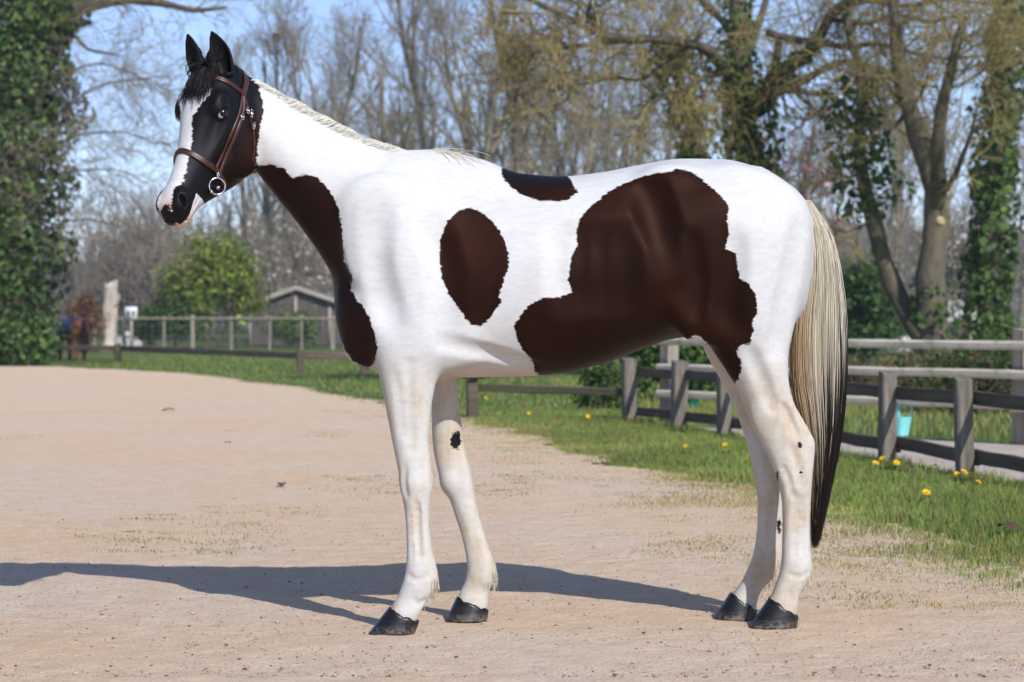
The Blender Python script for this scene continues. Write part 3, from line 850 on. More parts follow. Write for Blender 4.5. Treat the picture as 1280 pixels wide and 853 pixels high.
# tail: centre line and half spread, in the side view
def tail():
    mb = MB()
    L = smooth_interp([0, .12, .25, .4, .55, .7, .85, 1], [1001, 1007, 1003, 990, 990, 1004, 1015, 1015.5])
    Rr = smooth_interp([0, .12, .25, .4, .55, .7, .85, 1], [1011, 1036, 1049, 1057, 1058, 1052, 1036, 1022])
    Yv = smooth_interp([0, .12, .25, .4, .55, .7, .85, 1], [250, 290, 340, 405, 470, 540, 620, 686])
    DY = smooth_interp([0, .12, .25, .4, .55, .7, .85, 1], [0.022, 0.035, 0.045, 0.055, 0.058, 0.052, 0.035, 0.012])
    n, k = 3000, 14
    u = np.clip(rng.beta(1.0, 1.0, n), 0, 1); ang = rng.uniform(-1, 1, n)
    end = np.clip(1.0 - np.abs(rng.normal(0, 0.16, n)), 0.45, 1.02)
    start = np.clip(np.abs(rng.normal(0, 0.10, n)), 0, 0.34)
    t = start[:, None] + (end - start)[:, None] * np.linspace(0, 1, k)[None]
    wob = rng.normal(0, 1, (n, 1)) * np.sin(t * 5 + rng.uniform(0, 6, (n, 1))) * 1.6
    clump = np.round(u * 22) / 22
    uu = u[:, None] + (clump - u)[:, None] * 0.55 * t
    uu = np.clip(uu + rng.normal(0, 0.02, (n, 1)) * t, -0.03, 1.03)
    px = L(t) + (Rr(t) - L(t)) * uu + wob
    depth = np.sqrt(np.clip(1 - (2 * uu - 1) ** 2, 0.05, 1)) * ang[:, None]
    y = DY(t) * depth - 0.004
    P = np.stack([HX(px, y), y + SY(HX(px, y)), HZ(Yv(t), y, px)], -1)
    R = 0.0012 * np.clip((1.03 - (t - start[:, None]) / (end - start)[:, None]) * 3, 0.25, 1)
    onset = np.clip(0.66 - 0.35 * np.clip((u - 0.35) * 1.6, 0, 1) + rng.normal(0, 0.09, n) , 0.2, 0.9)
    onset = np.where((rng.random(n) < 0.30) & (u > 0.3), onset + 0.10, onset)
    dk = np.clip((t - onset[:, None]) / 0.16, 0, 1); dk = dk * dk * (3 - 2 * dk)
    cream = np.array([0.78, 0.69, 0.52]); blond = np.array([0.60, 0.43, 0.23]); white = np.array([0.74, 0.73, 0.71])
    dark = np.where(rng.random((n, 1)) < 0.5, [[0.012, 0.009, 0.008]], [[0.032, 0.018, 0.012]])
    bl = np.clip(1.25 - 2.6 * u, 0, 1)[:, None, None] * np.clip(t * 3 - 0.3, 0, 1)[..., None]
    light = cream * (1 - bl) + blond * bl
    light = light * (1 - 0.5 * np.clip(u - 0.5, 0, 1))[:, None, None] + white * (0.5 * np.clip(u - 0.5, 0, 1))[:, None, None]
    light = light * rng.uniform(0.72, 1.12, (n, 1, 1))
    C = light * (1 - dk[..., None]) + dark[:, None] * dk[..., None]
    strands(mb, P, R, C)
    # the dock inside the hair
    tt = np.linspace(0.03, 0.62, 12)
    pc = (L(tt) + Rr(tt)) / 2
    pts = np.stack([HX(pc), SY(HX(pc)), HZ(Yv(tt), 0, pc)], -1)
    mb.tube(pts, np.linspace(0.024, 0.012, 12), 10, col=np.tile([[0.6, 0.52, 0.42]], (12, 1)))
    return mb.build('tail', M_HAIR, horse, True)
tail()

def ridge(px_a, px_b, n):
    """points on the crest of the neck"""
    xs = rng.uniform(px_a, px_b, n)
    top = smooth_interp([p[0] for p in NECK_TOP], [p[1] for p in NECK_TOP])
    t_ = np.clip((xs - 262) / 340, 0, 1)
    return xs, top(xs)

def mane():
    mb = MB(); n, k = 4600, 7
    xs, ys = ridge(316, 566, n)
    tt = np.linspace(0, 1, k)[None]
    yc = -0.075 * np.clip((352 - xs) / 80, 0, 1) ** 1.3 - 0.012 * np.clip((430 - xs) / 80, 0, 1)
    off = np.clip(rng.normal(0.0, 0.014, n), -0.032, 0.034)
    height = rng.uniform(0.016, 0.032, n) * np.clip((575 - xs) / 60, 0.25, 1) * np.clip((xs - 300) / 60, 0.5, 1)
    fall = 0.05 + 0.012 * np.sin(xs * 0.13) + rng.normal(0, 0.009, n)
    back = 0.03 + 0.006 * np.sin(xs * 0.19 + 2) + rng.normal(0, 0.005, n) + 0.03 * np.clip((xs - 500) / 60, 0, 1)
    tuft = np.sin(xs * 0.21) + np.sin(xs * 0.093 + 1.3)
    p0 = np.stack([HX(xs), yc + off + SY(HX(xs)), HZ(ys) - 0.006 - 6.0 * off ** 2], -1)
    h = height * (1 + 0.05 * tuft)
    rise = np.sin(tt * 1.9) / 1.0 * h[:, None] - np.clip(tt - 0.55, 0, 1) ** 1.5 * np.abs(fall)[:, None] * 1.2
    P = p0[:, None] + np.stack([0.52 * rise + back[:, None] * tt, fall[:, None] * tt ** 1.6 + off[:, None] * 0.4 * tt, 0.85 * rise - 0.5 * back[:, None] * tt], -1)
    R = 0.00095 * np.clip((1.05 - tt) * 2.5, 0.25, 1) * np.ones((n, 1))
    c = np.array([0.92, 0.89, 0.81]) * rng.uniform(0.9, 1.06, (n, 1, 1))
    strands(mb, P, R, np.broadcast_to(c, P.shape))
    # a few loose long hairs on the withers
    m = 16
    xs = rng.uniform(540, 575, m); tt = np.linspace(0, 1, 10)[None]
    p0 = np.stack([HX(xs), rng.normal(-0.02, 0.015, m) + SY(HX(xs)), HZ(190 + (xs - 540) * 0.12)], -1)
    ln = rng.uniform(0.05, 0.16, m)
    d = np.stack([tt * rng.uniform(0.5, 1.1, (m, 1)), -tt ** 1.5 * rng.uniform(0.0, 0.35, (m, 1)), 0.35 * tt - tt ** 2 * rng.uniform(0.2, 1.2, (m, 1))], -1)
    P = p0[:, None] + d * ln[:, None, None]
    pj, nj = body_field.project(P.reshape(-1, 3), 1)
    sd = body_field.sample(P.reshape(-1, 3)).reshape(m, 10)
    P = np.where((sd < 0.004)[..., None], (pj + nj * 0.005).reshape(m, 10, 3), P)
    strands(mb, P, 0.0009 * np.ones((m, 10)), np.broadcast_to(np.array([0.76, 0.70, 0.58]), P.shape))
    return mb.build('mane', M_HAIR, horse, True)
mane()

def forelock():
    mb = MB(); n, k = 1400, 10
    tt = np.linspace(0, 1, k)[None]
    l0 = rng.normal(0.0, 0.026, n).clip(-0.05, 0.05); t0 = rng.normal(-0.045, 0.012, n)
    length = rng.uniform(0.09, 0.205, n)
    spread = rng.normal(-0.08, 0.25, n)
    tH = t0[:, None] + length[:, None] * tt
    lH = l0[:, None] * (1 + 0.2 * tt) + spread[:, None] * tt ** 1.5 * 0.10 + rng.normal(0, 0.004, (n, 1)) * np.sin(tt * 7)
    P = HEAD0 + tH[..., None] * HA + lH[..., None] * HL + 0.03 * HN
    flat = P.reshape(-1, 3)
    p, nn = head_field.project(flat, 10)
    lift = (0.003 + 0.022 * np.sin(np.clip(tt, 0, 1) * math.pi) ** 1 * rng.uniform(0.1, 1.0, (n, 1))).reshape(-1)
    P = (p + nn * lift[:, None]).reshape(n, k, 3)
    seg = np.linalg.norm(np.diff(P, axis=1), axis=2)
    ok = (seg < 0.034).all(1)
    P = P[ok]; n = len(P)
    R = 0.0011 * np.clip((1.05 - tt) * 2.5, 0.2, 1) * np.ones((n, 1))
    c = np.array([0.0075, 0.0065, 0.007]) * rng.uniform(0.6, 1.7, (n, 1, 1))
    strands(mb, P, R, np.broadcast_to(c, P.shape))
    return mb.build('forelock', M_HAIR, horse, True)
forelock()

def fetlock_hair():
    for (y, px_, py_, n) in ((-0.156, 543, 728, 70), (0.153, 616, 719, 60), (-0.116, 1011, 720, 70), (0.112, 968, 716, 40)):
        mb = MB(); k = 7; tt = np.linspace(0, 1, k)[None]
        xs = px_ + rng.normal(-3, 4, n); ys = py_ + rng.normal(0, 9, n)
        yy = y + rng.normal(0, 0.016, n)
        p0, nn = body_field.project(np.stack([HX(xs, y), yy + SY(HX(xs, y)), HZ(ys, y, xs)], -1), 10)
        ln = rng.uniform(0.012, 0.045, n)
        d = nn[:, None] * (0.22 * tt - 0.12 * tt ** 2)[..., None] + np.array([0.12, 0, -1.0])[None, None] * tt[..., None]
        P = p0[:, None] - nn[:, None] * 0.002 + d * ln[:, None, None] + rng.normal(0, 0.0012, (n, k, 3)) * tt[..., None]
        c = np.array([0.74, 0.66, 0.50]) * rng.uniform(0.75, 1.1, (n, 1, 1))
        strands(mb, P, 0.0009 * np.clip((1.05 - tt) * 2.5, 0.2, 1) * np.ones((n, 1)), np.broadcast_to(c, P.shape))
        mb.build('fetlock_hair', M_HAIR, horse, True)['kind'] = 'stuff'
fetlock_hair()
# ------------------------------------------------------------------ the bridle
def hit(px, py, lift=0.0):
    """the point of the horse's head seen at a place of the photograph"""
    o = np.array([0, CAM_Y, CAM_H]); d = at(px, py, 8.0) - o; L = np.linalg.norm(d); d /= L
    t = L - 0.62
    for _ in range(260):
        v = head_field.sample(o + d * t)[0]
        if v < 0.0006: break
        t += max(min(v * 0.6, 0.03), 0.0008)
        if t > L + 0.5: break
    p, n = head_field.project((o + d * t)[None], 4)
    return p[0] + n[0] * lift, n[0]

def catmull(pts, n):
    pts = np.asarray(pts, float)
    s = np.concatenate([[0], np.cumsum(np.linalg.norm(np.diff(pts, axis=0), axis=1))]); s /= s[-1]
    q = np.linspace(0, 1, n)
    return np.stack([smooth_interp(s, pts[:, i])(q) for i in range(pts.shape[1])], 1)

def mirror(p):
    p = np.asarray(p, float); l = (p - HEAD0) @ HL
    return p - 2 * l[..., None] * HL

def mat_leather():
    m = N('bridle_leather')
    f = m.noise(90, 4, 0.6, m.node('ShaderNodeNewGeometry').outputs['Position'])
    m.bsdf(Base_Color=m.ramp(f, [(0.3, (0.030, 0.0095, 0.0065)), (0.7, (0.070, 0.022, 0.014))]), Roughness=0.34, Specular_IOR_Level=0.5)
    m.bump(f, 0.2, 0.002)
    return m.m
M_LEATHER = mat_leather()
M_STEEL = mat_simple('bridle_steel', (0.62, 0.62, 0.63), 0.16, 0.5, 1.0)
M_BRASS = mat_simple('bridle_brass', (0.62, 0.54, 0.30), 0.25, 0.5, 1.0)
bridle = empty('bridle', tuple(HEAD0))
tag(bridle, "brown leather snaffle bridle with a silver ring bit on the patched horse's head", 'bridle')

def strap(name, P, width, lift=0.003, thick=0.0045, parent=bridle, smooth_n=2, groove=False):
    """a leather band lying on the head along the points P"""
    P, nrm = head_field.project(P, 6)
    for _ in range(smooth_n):
        P[1:-1] = 0.25 * P[:-2] + 0.5 * P[1:-1] + 0.25 * P[2:]
        nrm[1:-1] = 0.25 * nrm[:-2] + 0.5 * nrm[1:-1] + 0.25 * nrm[2:]
    nrm /= np.linalg.norm(nrm, axis=1)[:, None]
    T = np.gradient(P, axis=0); T /= np.linalg.norm(T, axis=1)[:, None]
    B = np.cross(T, nrm); B /= np.linalg.norm(B, axis=1)[:, None]
    sec = [(-0.5, 0), (-0.5, 0.7), (-0.3, 1.0), (0, 1.15 if not groove else 0.75), (0.3, 1.0), (0.5, 0.7), (0.5, 0)]
    if groove: sec = [(-0.5, 0), (-0.5, 0.8), (-0.36, 1.2), (-0.2, 0.8), (0, 1.3), (0.2, 0.8), (0.36, 1.2), (0.5, 0.8), (0.5, 0)]
    k = len(sec); n = len(P)
    V = np.stack([P + B * (u * width) + nrm * (lift - 0.003 + w * thick) for u, w in sec], 1).reshape(-1, 3)
    f = np.array([[i * k + j, i * k + (j + 1) % k, (i + 1) * k + (j + 1) % k, (i + 1) * k + j] for i in range(n - 1) for j in range(k)])
    V = V - HEAD0
    return link(name, make_mesh(name, V, f, True), M_LEATHER, parent)

def seen(path, n, lift=0.0):
    return np.array([hit(a, b, lift)[0] for a, b in catmull(path, n)])

nose_n = seen([(281, 231), (276, 222), (269, 212), (258, 204), (247, 197), (236, 191), (228, 188.5)], 20)
mid = mirror(nose_n)[::-1]
strap('noseband', np.concatenate([nose_n, mid]), 0.019, 0.004, 0.006, groove=True)
brow_n = seen([(304, 118), (294, 110), (284, 103), (275, 99), (266, 98), (257, 100)], 14)
strap('browband', np.concatenate([brow_n, mirror(brow_n)[::-1]]), 0.017, 0.004, 0.006, groove=True)
head_n = seen([(303, 121), (306, 111), (308, 101), (306, 94), (302, 89)], 10)
strap('headpiece', np.concatenate([head_n, mirror(head_n)[::-1]]), 0.024, 0.005, 0.006)
cheek = seen([(304, 117), (304.5, 135), (300, 152), (292, 172), (284, 192), (277, 209), (272, 222)], 22)
strap('cheekpiece', cheek, 0.013, 0.006, 0.005); strap('cheekpiece', mirror(cheek), 0.013, 0.006, 0.005)
hang = seen([(303, 119), (300, 140), (294, 156), (286, 174), (278, 193), (270, 211)], 20)
strap('noseband_hanger', hang, 0.012, 0.004, 0.0045); strap('noseband_hanger', mirror(hang), 0.012, 0.004, 0.0045)
# throat lash: hangs a little clear of the jaw
thr = seen([(305, 119), (310, 134), (314, 150), (317.5, 168), (318.5, 185), (316, 200)], 12)
low = np.array([HEAD0 + HA * t + HN * n_ + HL * l_ for t, n_, l_ in ((0.21, -0.335, 0.045), (0.22, -0.352, 0.0), (0.21, -0.335, -0.045))])
loop = catmull(np.concatenate([thr, low, mirror(thr)[::-1]]), 44)
mb = MB(); mb.tube(loop - HEAD0, 0.0042, 6); mb.build('throat_lash', M_LEATHER, bridle, True)

def torus(name, c, nrm, R, r, mat, parent=bridle):
    nrm = nrm / np.linalg.norm(nrm); u = np.cross(nrm, [0.3, 0.2, 0.9]); u /= np.linalg.norm(u); w = np.cross(nrm, u)
    nu, nv = 32, 8
    a = np.arange(nu) * 2 * math.pi / nu; b = np.arange(nv) * 2 * math.pi / nv
    ring = np.cos(a)[:, None] * u + np.sin(a)[:, None] * w
    V = (c - HEAD0) + ring[:, None] * (R + r * np.cos(b))[None, :, None] + nrm * (r * np.sin(b))[None, :, None]
    f = np.array([[i * nv + j, ((i + 1) % nu) * nv + j, ((i + 1) % nu) * nv + (j + 1) % nv, i * nv + (j + 1) % nv] for i in range(nu) for j in range(nv)])
    return link(name, make_mesh(name, V.reshape(-1, 3), f, True), mat, parent)
c, nn = hit(266, 232)
c = c + nn * 0.021
rn = nn * 0.6 + HN * 0.25 + np.array([0, -0.25, 0])
torus('bit_ring', c, rn, 0.0285, 0.0032, M_STEEL)
torus('bit_ring', mirror(c), rn - 2 * (rn @ HL) * HL, 0.0285, 0.0032, M_STEEL)
mb = MB(); bar = catmull([c - HN * 0.012, c * 0.7 + mirror(c) * 0.3 - HN * 0.012 - HA * 0.01, c * 0.3 + mirror(c) * 0.7 - HN * 0.012 - HA * 0.01, mirror(c) - HN * 0.012], 10)
mb.tube(bar - HEAD0, 0.006, 8); mb.build('mouthpiece', M_STEEL, bridle, True)
bc, bn = hit(260.5, 239)
def ball(name, c, r, mat):
    V, F_ = [], []
    for i in range(9):
        for j in range(12):
            th, ph = math.pi * i / 8, 2 * math.pi * j / 12
            V.append((c - HEAD0) + r * np.array([math.sin(th) * math.cos(ph), math.sin(th) * math.sin(ph), math.cos(th)]))
    F_ = np.array([[i * 12 + j, (i + 1) * 12 + j, (i + 1) * 12 + (j + 1) % 12, i * 12 + (j + 1) % 12] for i in range(8) for j in range(12)])
    return link(name, make_mesh(name, V, F_, True), mat, bridle)
ball('bit_bead', bc + bn * 0.014, 0.0062, M_BRASS)
for (px_, py_, w_, h_) in ((308, 139, 0.016, 0.020), (301, 147, 0.015, 0.018), (313, 143, 0.008, 0.026), (316, 158, 0.008, 0.022), (271, 219, 0.010, 0.014)):
    p_, n_ = hit(px_, py_, 0.009)
    d_ = np.array([-0.45, 0.1, -0.9]); d_ -= (d_ @ n_) * n_; d_ /= np.linalg.norm(d_); b_ = np.cross(d_, n_)
    mb = MB()
    q = [p_ + b_ * w_ / 2 * sx + d_ * h_ / 2 * sy - HEAD0 for sx, sy in ((-1, -1), (1, -1), (1, 1), (-1, 1), (-1, -1))]
    for a_, b2 in zip(q[:-1], q[1:]): mb.tube([a_, b2], 0.0019, 6)
    mb.tube([(q[0] + q[1]) / 2, (q[2] + q[3]) / 2 + n_ * 0.002], 0.0014, 5)
    mb.build('buckle', M_STEEL, bridle, True)
# ------------------------------------------------------------------ noise on the plane
def vnoise(x, y, seed=0):
    xi = np.floor(x).astype(np.int64); yi = np.floor(y).astype(np.int64)
    fx, fy = x - xi, y - yi
    fx = fx * fx * (3 - 2 * fx); fy = fy * fy * (3 - 2 * fy)
    def h(a, b):
        n = (a * 374761393 + b * 668265263 + seed * 1442695041) & 0x7fffffff
        n = ((n ^ (n >> 13)) * 1274126177) & 0x7fffffff
        return ((n ^ (n >> 16)) & 0xffff) / 65535.0
    return (h(xi, yi) * (1 - fx) + h(xi + 1, yi) * fx) * (1 - fy) + (h(xi, yi + 1) * (1 - fx) + h(xi + 1, yi + 1) * fx) * fy
def fbm(x, y, oct=4, seed=0):
    r = 0; a = 0.5
    for o in range(oct):
        r = r + a * vnoise(x * 2 ** o, y * 2 ** o, seed + o * 17); a *= 0.5
    return r

# edge of the path (its right-hand side), as distance from the camera -> x
EDGE_D = np.array([2.0, 6.0, 8.2, 9.06, 9.77, 10.6, 12.3, 14.3, 17.0, 20.65, 25.4, 29.0, 36.4, 45.5, 51.6])
EDGE_X = np.array([5.0, 3.0, 1.95, 1.60, 1.48, 1.20, 1.14, 0.81, 0.30, -0.29, -1.08, -2.06, -4.0, -7.1, -11.0])
def edge_x(D): return np.interp(D, EDGE_D, EDGE_X)
NEAR_FENCE = [(3.66, 13.0), (3.38, 14.2), (3.12, 15.5), (2.83, 17.0), (2.52, 18.4), (2.26, 19.7), (1.96, 20.8), (1.64, 22.2), (1.24, 23.7)]      # x, distance
PALE_FENCE = [(7.2, 16.05), (5.8, 17.8), (4.40, 19.6), (3.0, 21.45), (1.57, 23.4)]

def mat_ground():
    m = N('meadow_soil')
    p = m.node('ShaderNodeNewGeometry').outputs['Position']
    a = m.noise(0.35, 5, 0.6, p); b = m.noise(14, 4, 0.65, p)
    c = m.ramp(a, [(0.35, (0.080, 0.125, 0.032)), (0.55, (0.105, 0.155, 0.042)), (0.72, (0.160, 0.160, 0.060))])
    c = m.mix(m.math('MULTIPLY', b, 0.6), c, (0.045, 0.055, 0.020))
    m.bsdf(Base_Color=c, Roughness=0.95, Specular_IOR_Level=0.1)
    m.bump(b, 0.5, 0.05)
    return m.m
def mat_path():
    m = N('gravel_track')
    p = m.node('ShaderNodeNewGeometry').outputs['Position']
    big = m.noise(0.45, 6, 0.65, p); mid = m.noise(6, 5, 0.65, p); fine = m.noise(70, 5, 0.75, p); grit = m.noise(240, 3, 0.7, p)
    c = m.ramp(big, [(0.32, (0.74, 0.510, 0.315)), (0.46, (0.75, 0.550, 0.370)), (0.58, (0.73, 0.580, 0.430)), (0.70, (0.66, 0.550, 0.430))])
    c = m.mix(m.math('MULTIPLY', m.ramp(mid, [(0.42, 0.0), (0.68, 1.0)]), 0.55), c, (0.60, 0.415, 0.265))
    c = m.mix(m.math('MULTIPLY', m.ramp(fine, [(0.48, 0.0), (0.68, 1.0)]), 0.75), c, (0.44, 0.325, 0.235))
    c = m.mix(m.math('MULTIPLY', m.ramp(grit, [(0.55, 0.0), (0.68, 1.0)]), 0.7), c, (0.70, 0.62, 0.54))
    vor = m.node('ShaderNodeTexVoronoi', {'Scale': 26.0, 'Vector': p}).outputs['Distance']
    speck = m.ramp(vor, [(0.05, 1.0), (0.11, 0.0)])
    keep = m.ramp(m.noise(9, 2, 0.5, p), [(0.52, 0.0), (0.56, 1.0)])
    c = m.mix(m.math('MULTIPLY', m.math('MULTIPLY', speck, keep), 0.7), c, (0.16, 0.115, 0.085))
    m.bsdf(Base_Color=c, Roughness=0.95, Specular_IOR_Level=0.12)
    h = m.math('ADD', m.math('MULTIPLY', fine, 0.7), m.math('ADD', m.math('MULTIPLY', grit, 0.35), m.math('MULTIPLY', mid, 2.2)))
    m.bump(h, 0.9, 0.016)
    return m.m
def mat_sand():
    m = N('arena_sand')
    p = m.node('ShaderNodeNewGeometry').outputs['Position']
    a = m.noise(1.2, 5, 0.6, p); f = m.noise(18, 5, 0.7, p)
    c = m.ramp(a, [(0.3, (0.46, 0.39, 0.33)), (0.7, (0.56, 0.49, 0.43))])
    c = m.mix(m.math('MULTIPLY', f, 0.55), c, (0.33, 0.27, 0.23))
    m.bsdf(Base_Color=c, Roughness=0.95, Specular_IOR_Level=0.1)
    m.bump(f, 0.6, 0.04)
    return m.m

# one large sheet to the horizon
gx = np.concatenate([[-900, -500, -250, -120], np.arange(-60, 61, 6.0), [120, 250, 500, 900]])
gy = np.concatenate([[-60, -30], np.arange(-12, 110, 6.0), [140, 200, 300, 500, 900, 1800]])
XX, YY = np.meshgrid(gx, gy, indexing='ij')
Vg = np.stack([XX, YY, np.full(XX.shape, -0.012)], -1).reshape(-1, 3)
ny_ = len(gy)
fg = np.array([[i * ny_ + j, (i + 1) * ny_ + j, (i + 1) * ny_ + j + 1, i * ny_ + j + 1] for i in range(len(gx) - 1) for j in range(ny_ - 1)])
tag(link('ground', make_mesh('ground', Vg, fg), mat_ground()), kind='structure')

# the gravel path: fine mesh near the camera, coarser away from it
def path_mesh():
    def patch(x0, x1, d0, d1, h, drop=0.0):
        xs = np.arange(x0, x1 + h / 2, h); ds = np.arange(d0, d1 + h / 2, h)
        X, D = np.meshgrid(xs, ds, indexing='ij')
        z = (fbm(X * 1.1, D * 1.1, 3, 3) - 0.45) * 0.016 + (fbm(X * 7, D * 7, 3, 9) - 0.45) * 0.012 + (fbm(X * 24, D * 24, 2, 4) - 0.37) * 0.008
        lim = edge_x(D) + 0.55 + 0.65 * np.clip((17 - D) / 6, 0, 1) + (fbm(X * 1.3, D * 1.3, 2, 21) - 0.375) * 0.7
        back = 50.6 + 1.2 * np.sin(X * 0.4)
        ok = (X < lim) & (D < back)
        n = len(ds)
        I = np.arange(len(xs) - 1)[:, None] * n + np.arange(n - 1)[None]
        f = np.stack([I, I + n, I + n + 1, I + 1], -1).reshape(-1, 4)
        okf = ok.reshape(-1)[f].all(1)
        return np.stack([X, CAM_Y + D, z * np.clip(1.3 - D / 30, 0.15, 1) - drop], -1).reshape(-1, 3), f[okf]
    V, F_ = [], []; n = 0
    for a in ((-3.0, 3.2, 5.6, 12.05, 0.034), (-5.0, 2.0, 11.95, 22.1, 0.08), (-16, 1.2, 22.0, 52.0, 0.15), (-16, 9.2, -1.0, 23.0, 0.2, 0.009)):
        v, f = patch(*a); V.append(v); F_.append(f + n); n += len(v)
    V = np.concatenate(V); F_ = np.concatenate(F_)
    used = np.unique(F_); mp = np.full(len(V), -1); mp[used] = np.arange(len(used))
    return make_mesh('gravel_path', V[used], mp[F_], True)
tag(link('gravel_path', path_mesh(), mat_path()), kind='structure')

# sand between the two fences on the right
def sand_mesh():
    ds = np.linspace(11.0, 25.2, 70)
    nf = np.array(NEAR_FENCE); pf = np.array(PALE_FENCE)
    xl = np.interp(ds, nf[:, 1], nf[:, 0]) - 0.05 + 0.25 * (fbm(ds * 1.5, ds * 0, 3, 5) - 0.45); xr = np.interp(ds, pf[:, 1], pf[:, 0]) + 0.05
    xl = np.where(ds < 13.4, 3.62 + (13.4 - ds) * 0.42, xl); xr = np.where(ds < 16.05, 7.2 + (16.05 - ds) * 0.9, xr)
    t = np.linspace(0, 1, 30)
    X = xl[:, None] + (xr - xl)[:, None] * t; D = np.repeat(ds[:, None], 30, 1)
    z = -0.004 + (fbm(X * 5, D * 5, 3, 8) - 0.4) * 0.03
    V = np.stack([X, CAM_Y + D, z], -1).reshape(-1, 3)
    f = np.array([[i * 30 + j, i * 30 + j + 1, (i + 1) * 30 + j + 1, (i + 1) * 30 + j] for i in range(69) for j in range(29)])
    return make_mesh('arena_sand', V, f, True)
tag(link('arena_sand', sand_mesh(), mat_sand()), kind='structure')

# ------------------------------------------------------------------ grass
rng = np.random.default_rng(11)
def blades(mb, P, H, W, C, lean=0.5):
    n = len(P)
    az = rng.uniform(0, 2 * math.pi, n); la = rng.uniform(0, 2 * math.pi, n); ln = np.abs(rng.normal(0, lean, n)).clip(0, 1.3)
    side = np.stack([np.cos(az), np.sin(az), np.zeros(n)], -1) * (W / 2)[:, None]
    ld = np.stack([np.cos(la), np.sin(la), np.zeros(n)], -1)
    up = np.array([0, 0, 1.0])
    mid = P + up * (H * 0.55)[:, None] + ld * (H * ln * 0.30)[:, None]
    tip = P + up * (H * (1 - 0.25 * ln))[:, None] + ld * (H * ln)[:, None]
    V = np.stack([P - side, P + side, mid + side * 0.8, mid - side * 0.8, tip], 1).reshape(-1, 3)
    b = np.arange(n)[:, None] * 5
    mb_n = mb.n
    mb.add(V, b + np.array([[0, 1, 2, 3]]), col=np.repeat(C, 5, 0))
    mb.f3.append(mb_n + b + np.array([[3, 2, 4]]))
def grass_colors(n, dry):
    """dry 0..1 per blade"""
    g = np.stack([rng.uniform(0.165, 0.310, n), rng.uniform(0.235, 0.365, n), rng.uniform(0.048, 0.095, n)], -1)
    y = np.stack([rng.uniform(0.30, 0.48, n), rng.uniform(0.26, 0.38, n), rng.uniform(0.09, 0.16, n)], -1)
    k = (rng.random(n) < dry)[:, None]
    return np.where(k, y, g)
M_GRASS = mat_vcol('grass_blades', 0.55, 0.25, 0.2, 8, 0.35)

def verge():
    mb = MB()
    # near verge, from the edge of the path to the fence
    n = 185000
    D = 7.2 + (27.0 - 7.2) * rng.random(n) ** 1.5
    e = edge_x(D)
    right = np.interp(D, [8, 13.4, 23.7, 27], [5.2, 3.62, 1.30, 3.0])
    x = e - 0.7 + (right + 0.15 - e + 0.7) * rng.random(n)
    nz = (fbm(x * 1.3, D * 1.3, 2, 21) - 0.375) * 0.7
    inside = x - e - nz                                   # metres into the grass
    patch = fbm(x * 2.2, D * 2.2, 3, 33)
    keep = rng.random(n) < np.clip(0.52 + inside * 1.0 + (patch - 0.46) * 2.4, 0.0, 1)
    x, D, inside, patch = x[keep], D[keep], inside[keep], patch[keep]
    n = len(x)
    k = np.clip(inside / (0.75 + 0.02 * D), 0, 1)
    H = (0.017 + 0.036 * k ** 1.5) * rng.uniform(0.6, 1.45, n) * (0.40 + 1.3 * patch)
    H = np.where(rng.random(n) < 0.012, H * 1.9, H)
    W = (0.0032 + 0.0025 * np.clip(D / 14, 0.6, 2)) * rng.uniform(0.7, 1.3, n)
    dry = np.clip(1.02 - 1.0 * k + (fbm(x * 0.9, D * 0.9, 3, 77) - 0.47) * 1.2, 0.06, 0.95)
    blades(mb, np.stack([x, CAM_Y + D, np.full(n, -0.012)], -1), H, W, grass_colors(n, dry) * (0.62 + 0.8 * fbm(x * 1.1 + 9, D * 1.1, 3, 61))[:, None], 0.55)
    # taller tufts round the feet of the fence posts
    for fx, fd in NEAR_FENCE:
        m_ = 380
        a = rng.normal(0, 0.16, m_); b = rng.normal(0, 0.25, m_)
        P = np.stack([fx - 0.06 + a, CAM_Y + fd - 0.1 + b, np.full(m_, -0.012)], -1)
        blades(mb, P, rng.uniform(0.03, 0.11, m_), rng.uniform(0.004, 0.007, m_), grass_colors(m_, np.full(m_, 0.15)), 0.45)
    return tag(mb.build('verge_grass', M_GRASS), 'short green grass verge between the gravel path and the fences', 'grass', kind='stuff')
verge()

def meadow():
    mb = MB()
    n = 48000
    D = 24.0 + 46.0 * rng.random(n) ** 1.25
    x = -0.26 * D + (0.5 * D) * rng.random(n)
    e = edge_x(np.minimum(D, 51.6))
    k = ((x > e + 0.1) | (D > 51.0)) & ~((x > 1.3) & (D < 25))
    x, D, e = x[k], D[k], e[k]; n = len(x)
    fr = np.clip((x - e) / 1.6, 0, 1)
    H = (0.035 + 0.05 * rng.random(n)) * (0.4 + 0.6 * fr); W = 0.010 + 0.014 * rng.random(n) * D / 45
    dry = np.clip(0.5 - 0.5 * fr + (fbm(x * 0.35, D * 0.35, 3, 41) - 0.47) * 0.7, 0.06, 0.85)
    blades(mb, np.stack([x, CAM_Y + D, np.full(n, -0.012)], -1), H, W, grass_colors(n, dry), 0.6)
    # behind the pale fence
    n = 14000
    D = rng.uniform(17, 40, n); x = np.interp(D, [16.05, 19.6, 23.4, 40], [7.2, 4.45, 1.6, 0.5]) + 0.1 + 9.0 * rng.random(n) ** 1.3
    P = np.stack([x, CAM_Y + D, np.full(n, -0.012)], -1)
    blades(mb, P, rng.uniform(0.04, 0.17, n), rng.uniform(0.006, 0.014, n), grass_colors(n, np.full(n, 0.35)), 0.6)
    return tag(mb.build('meadow_grass', M_GRASS), 'green paddock grass beyond the bend of the path', 'grass', kind='stuff')
meadow()

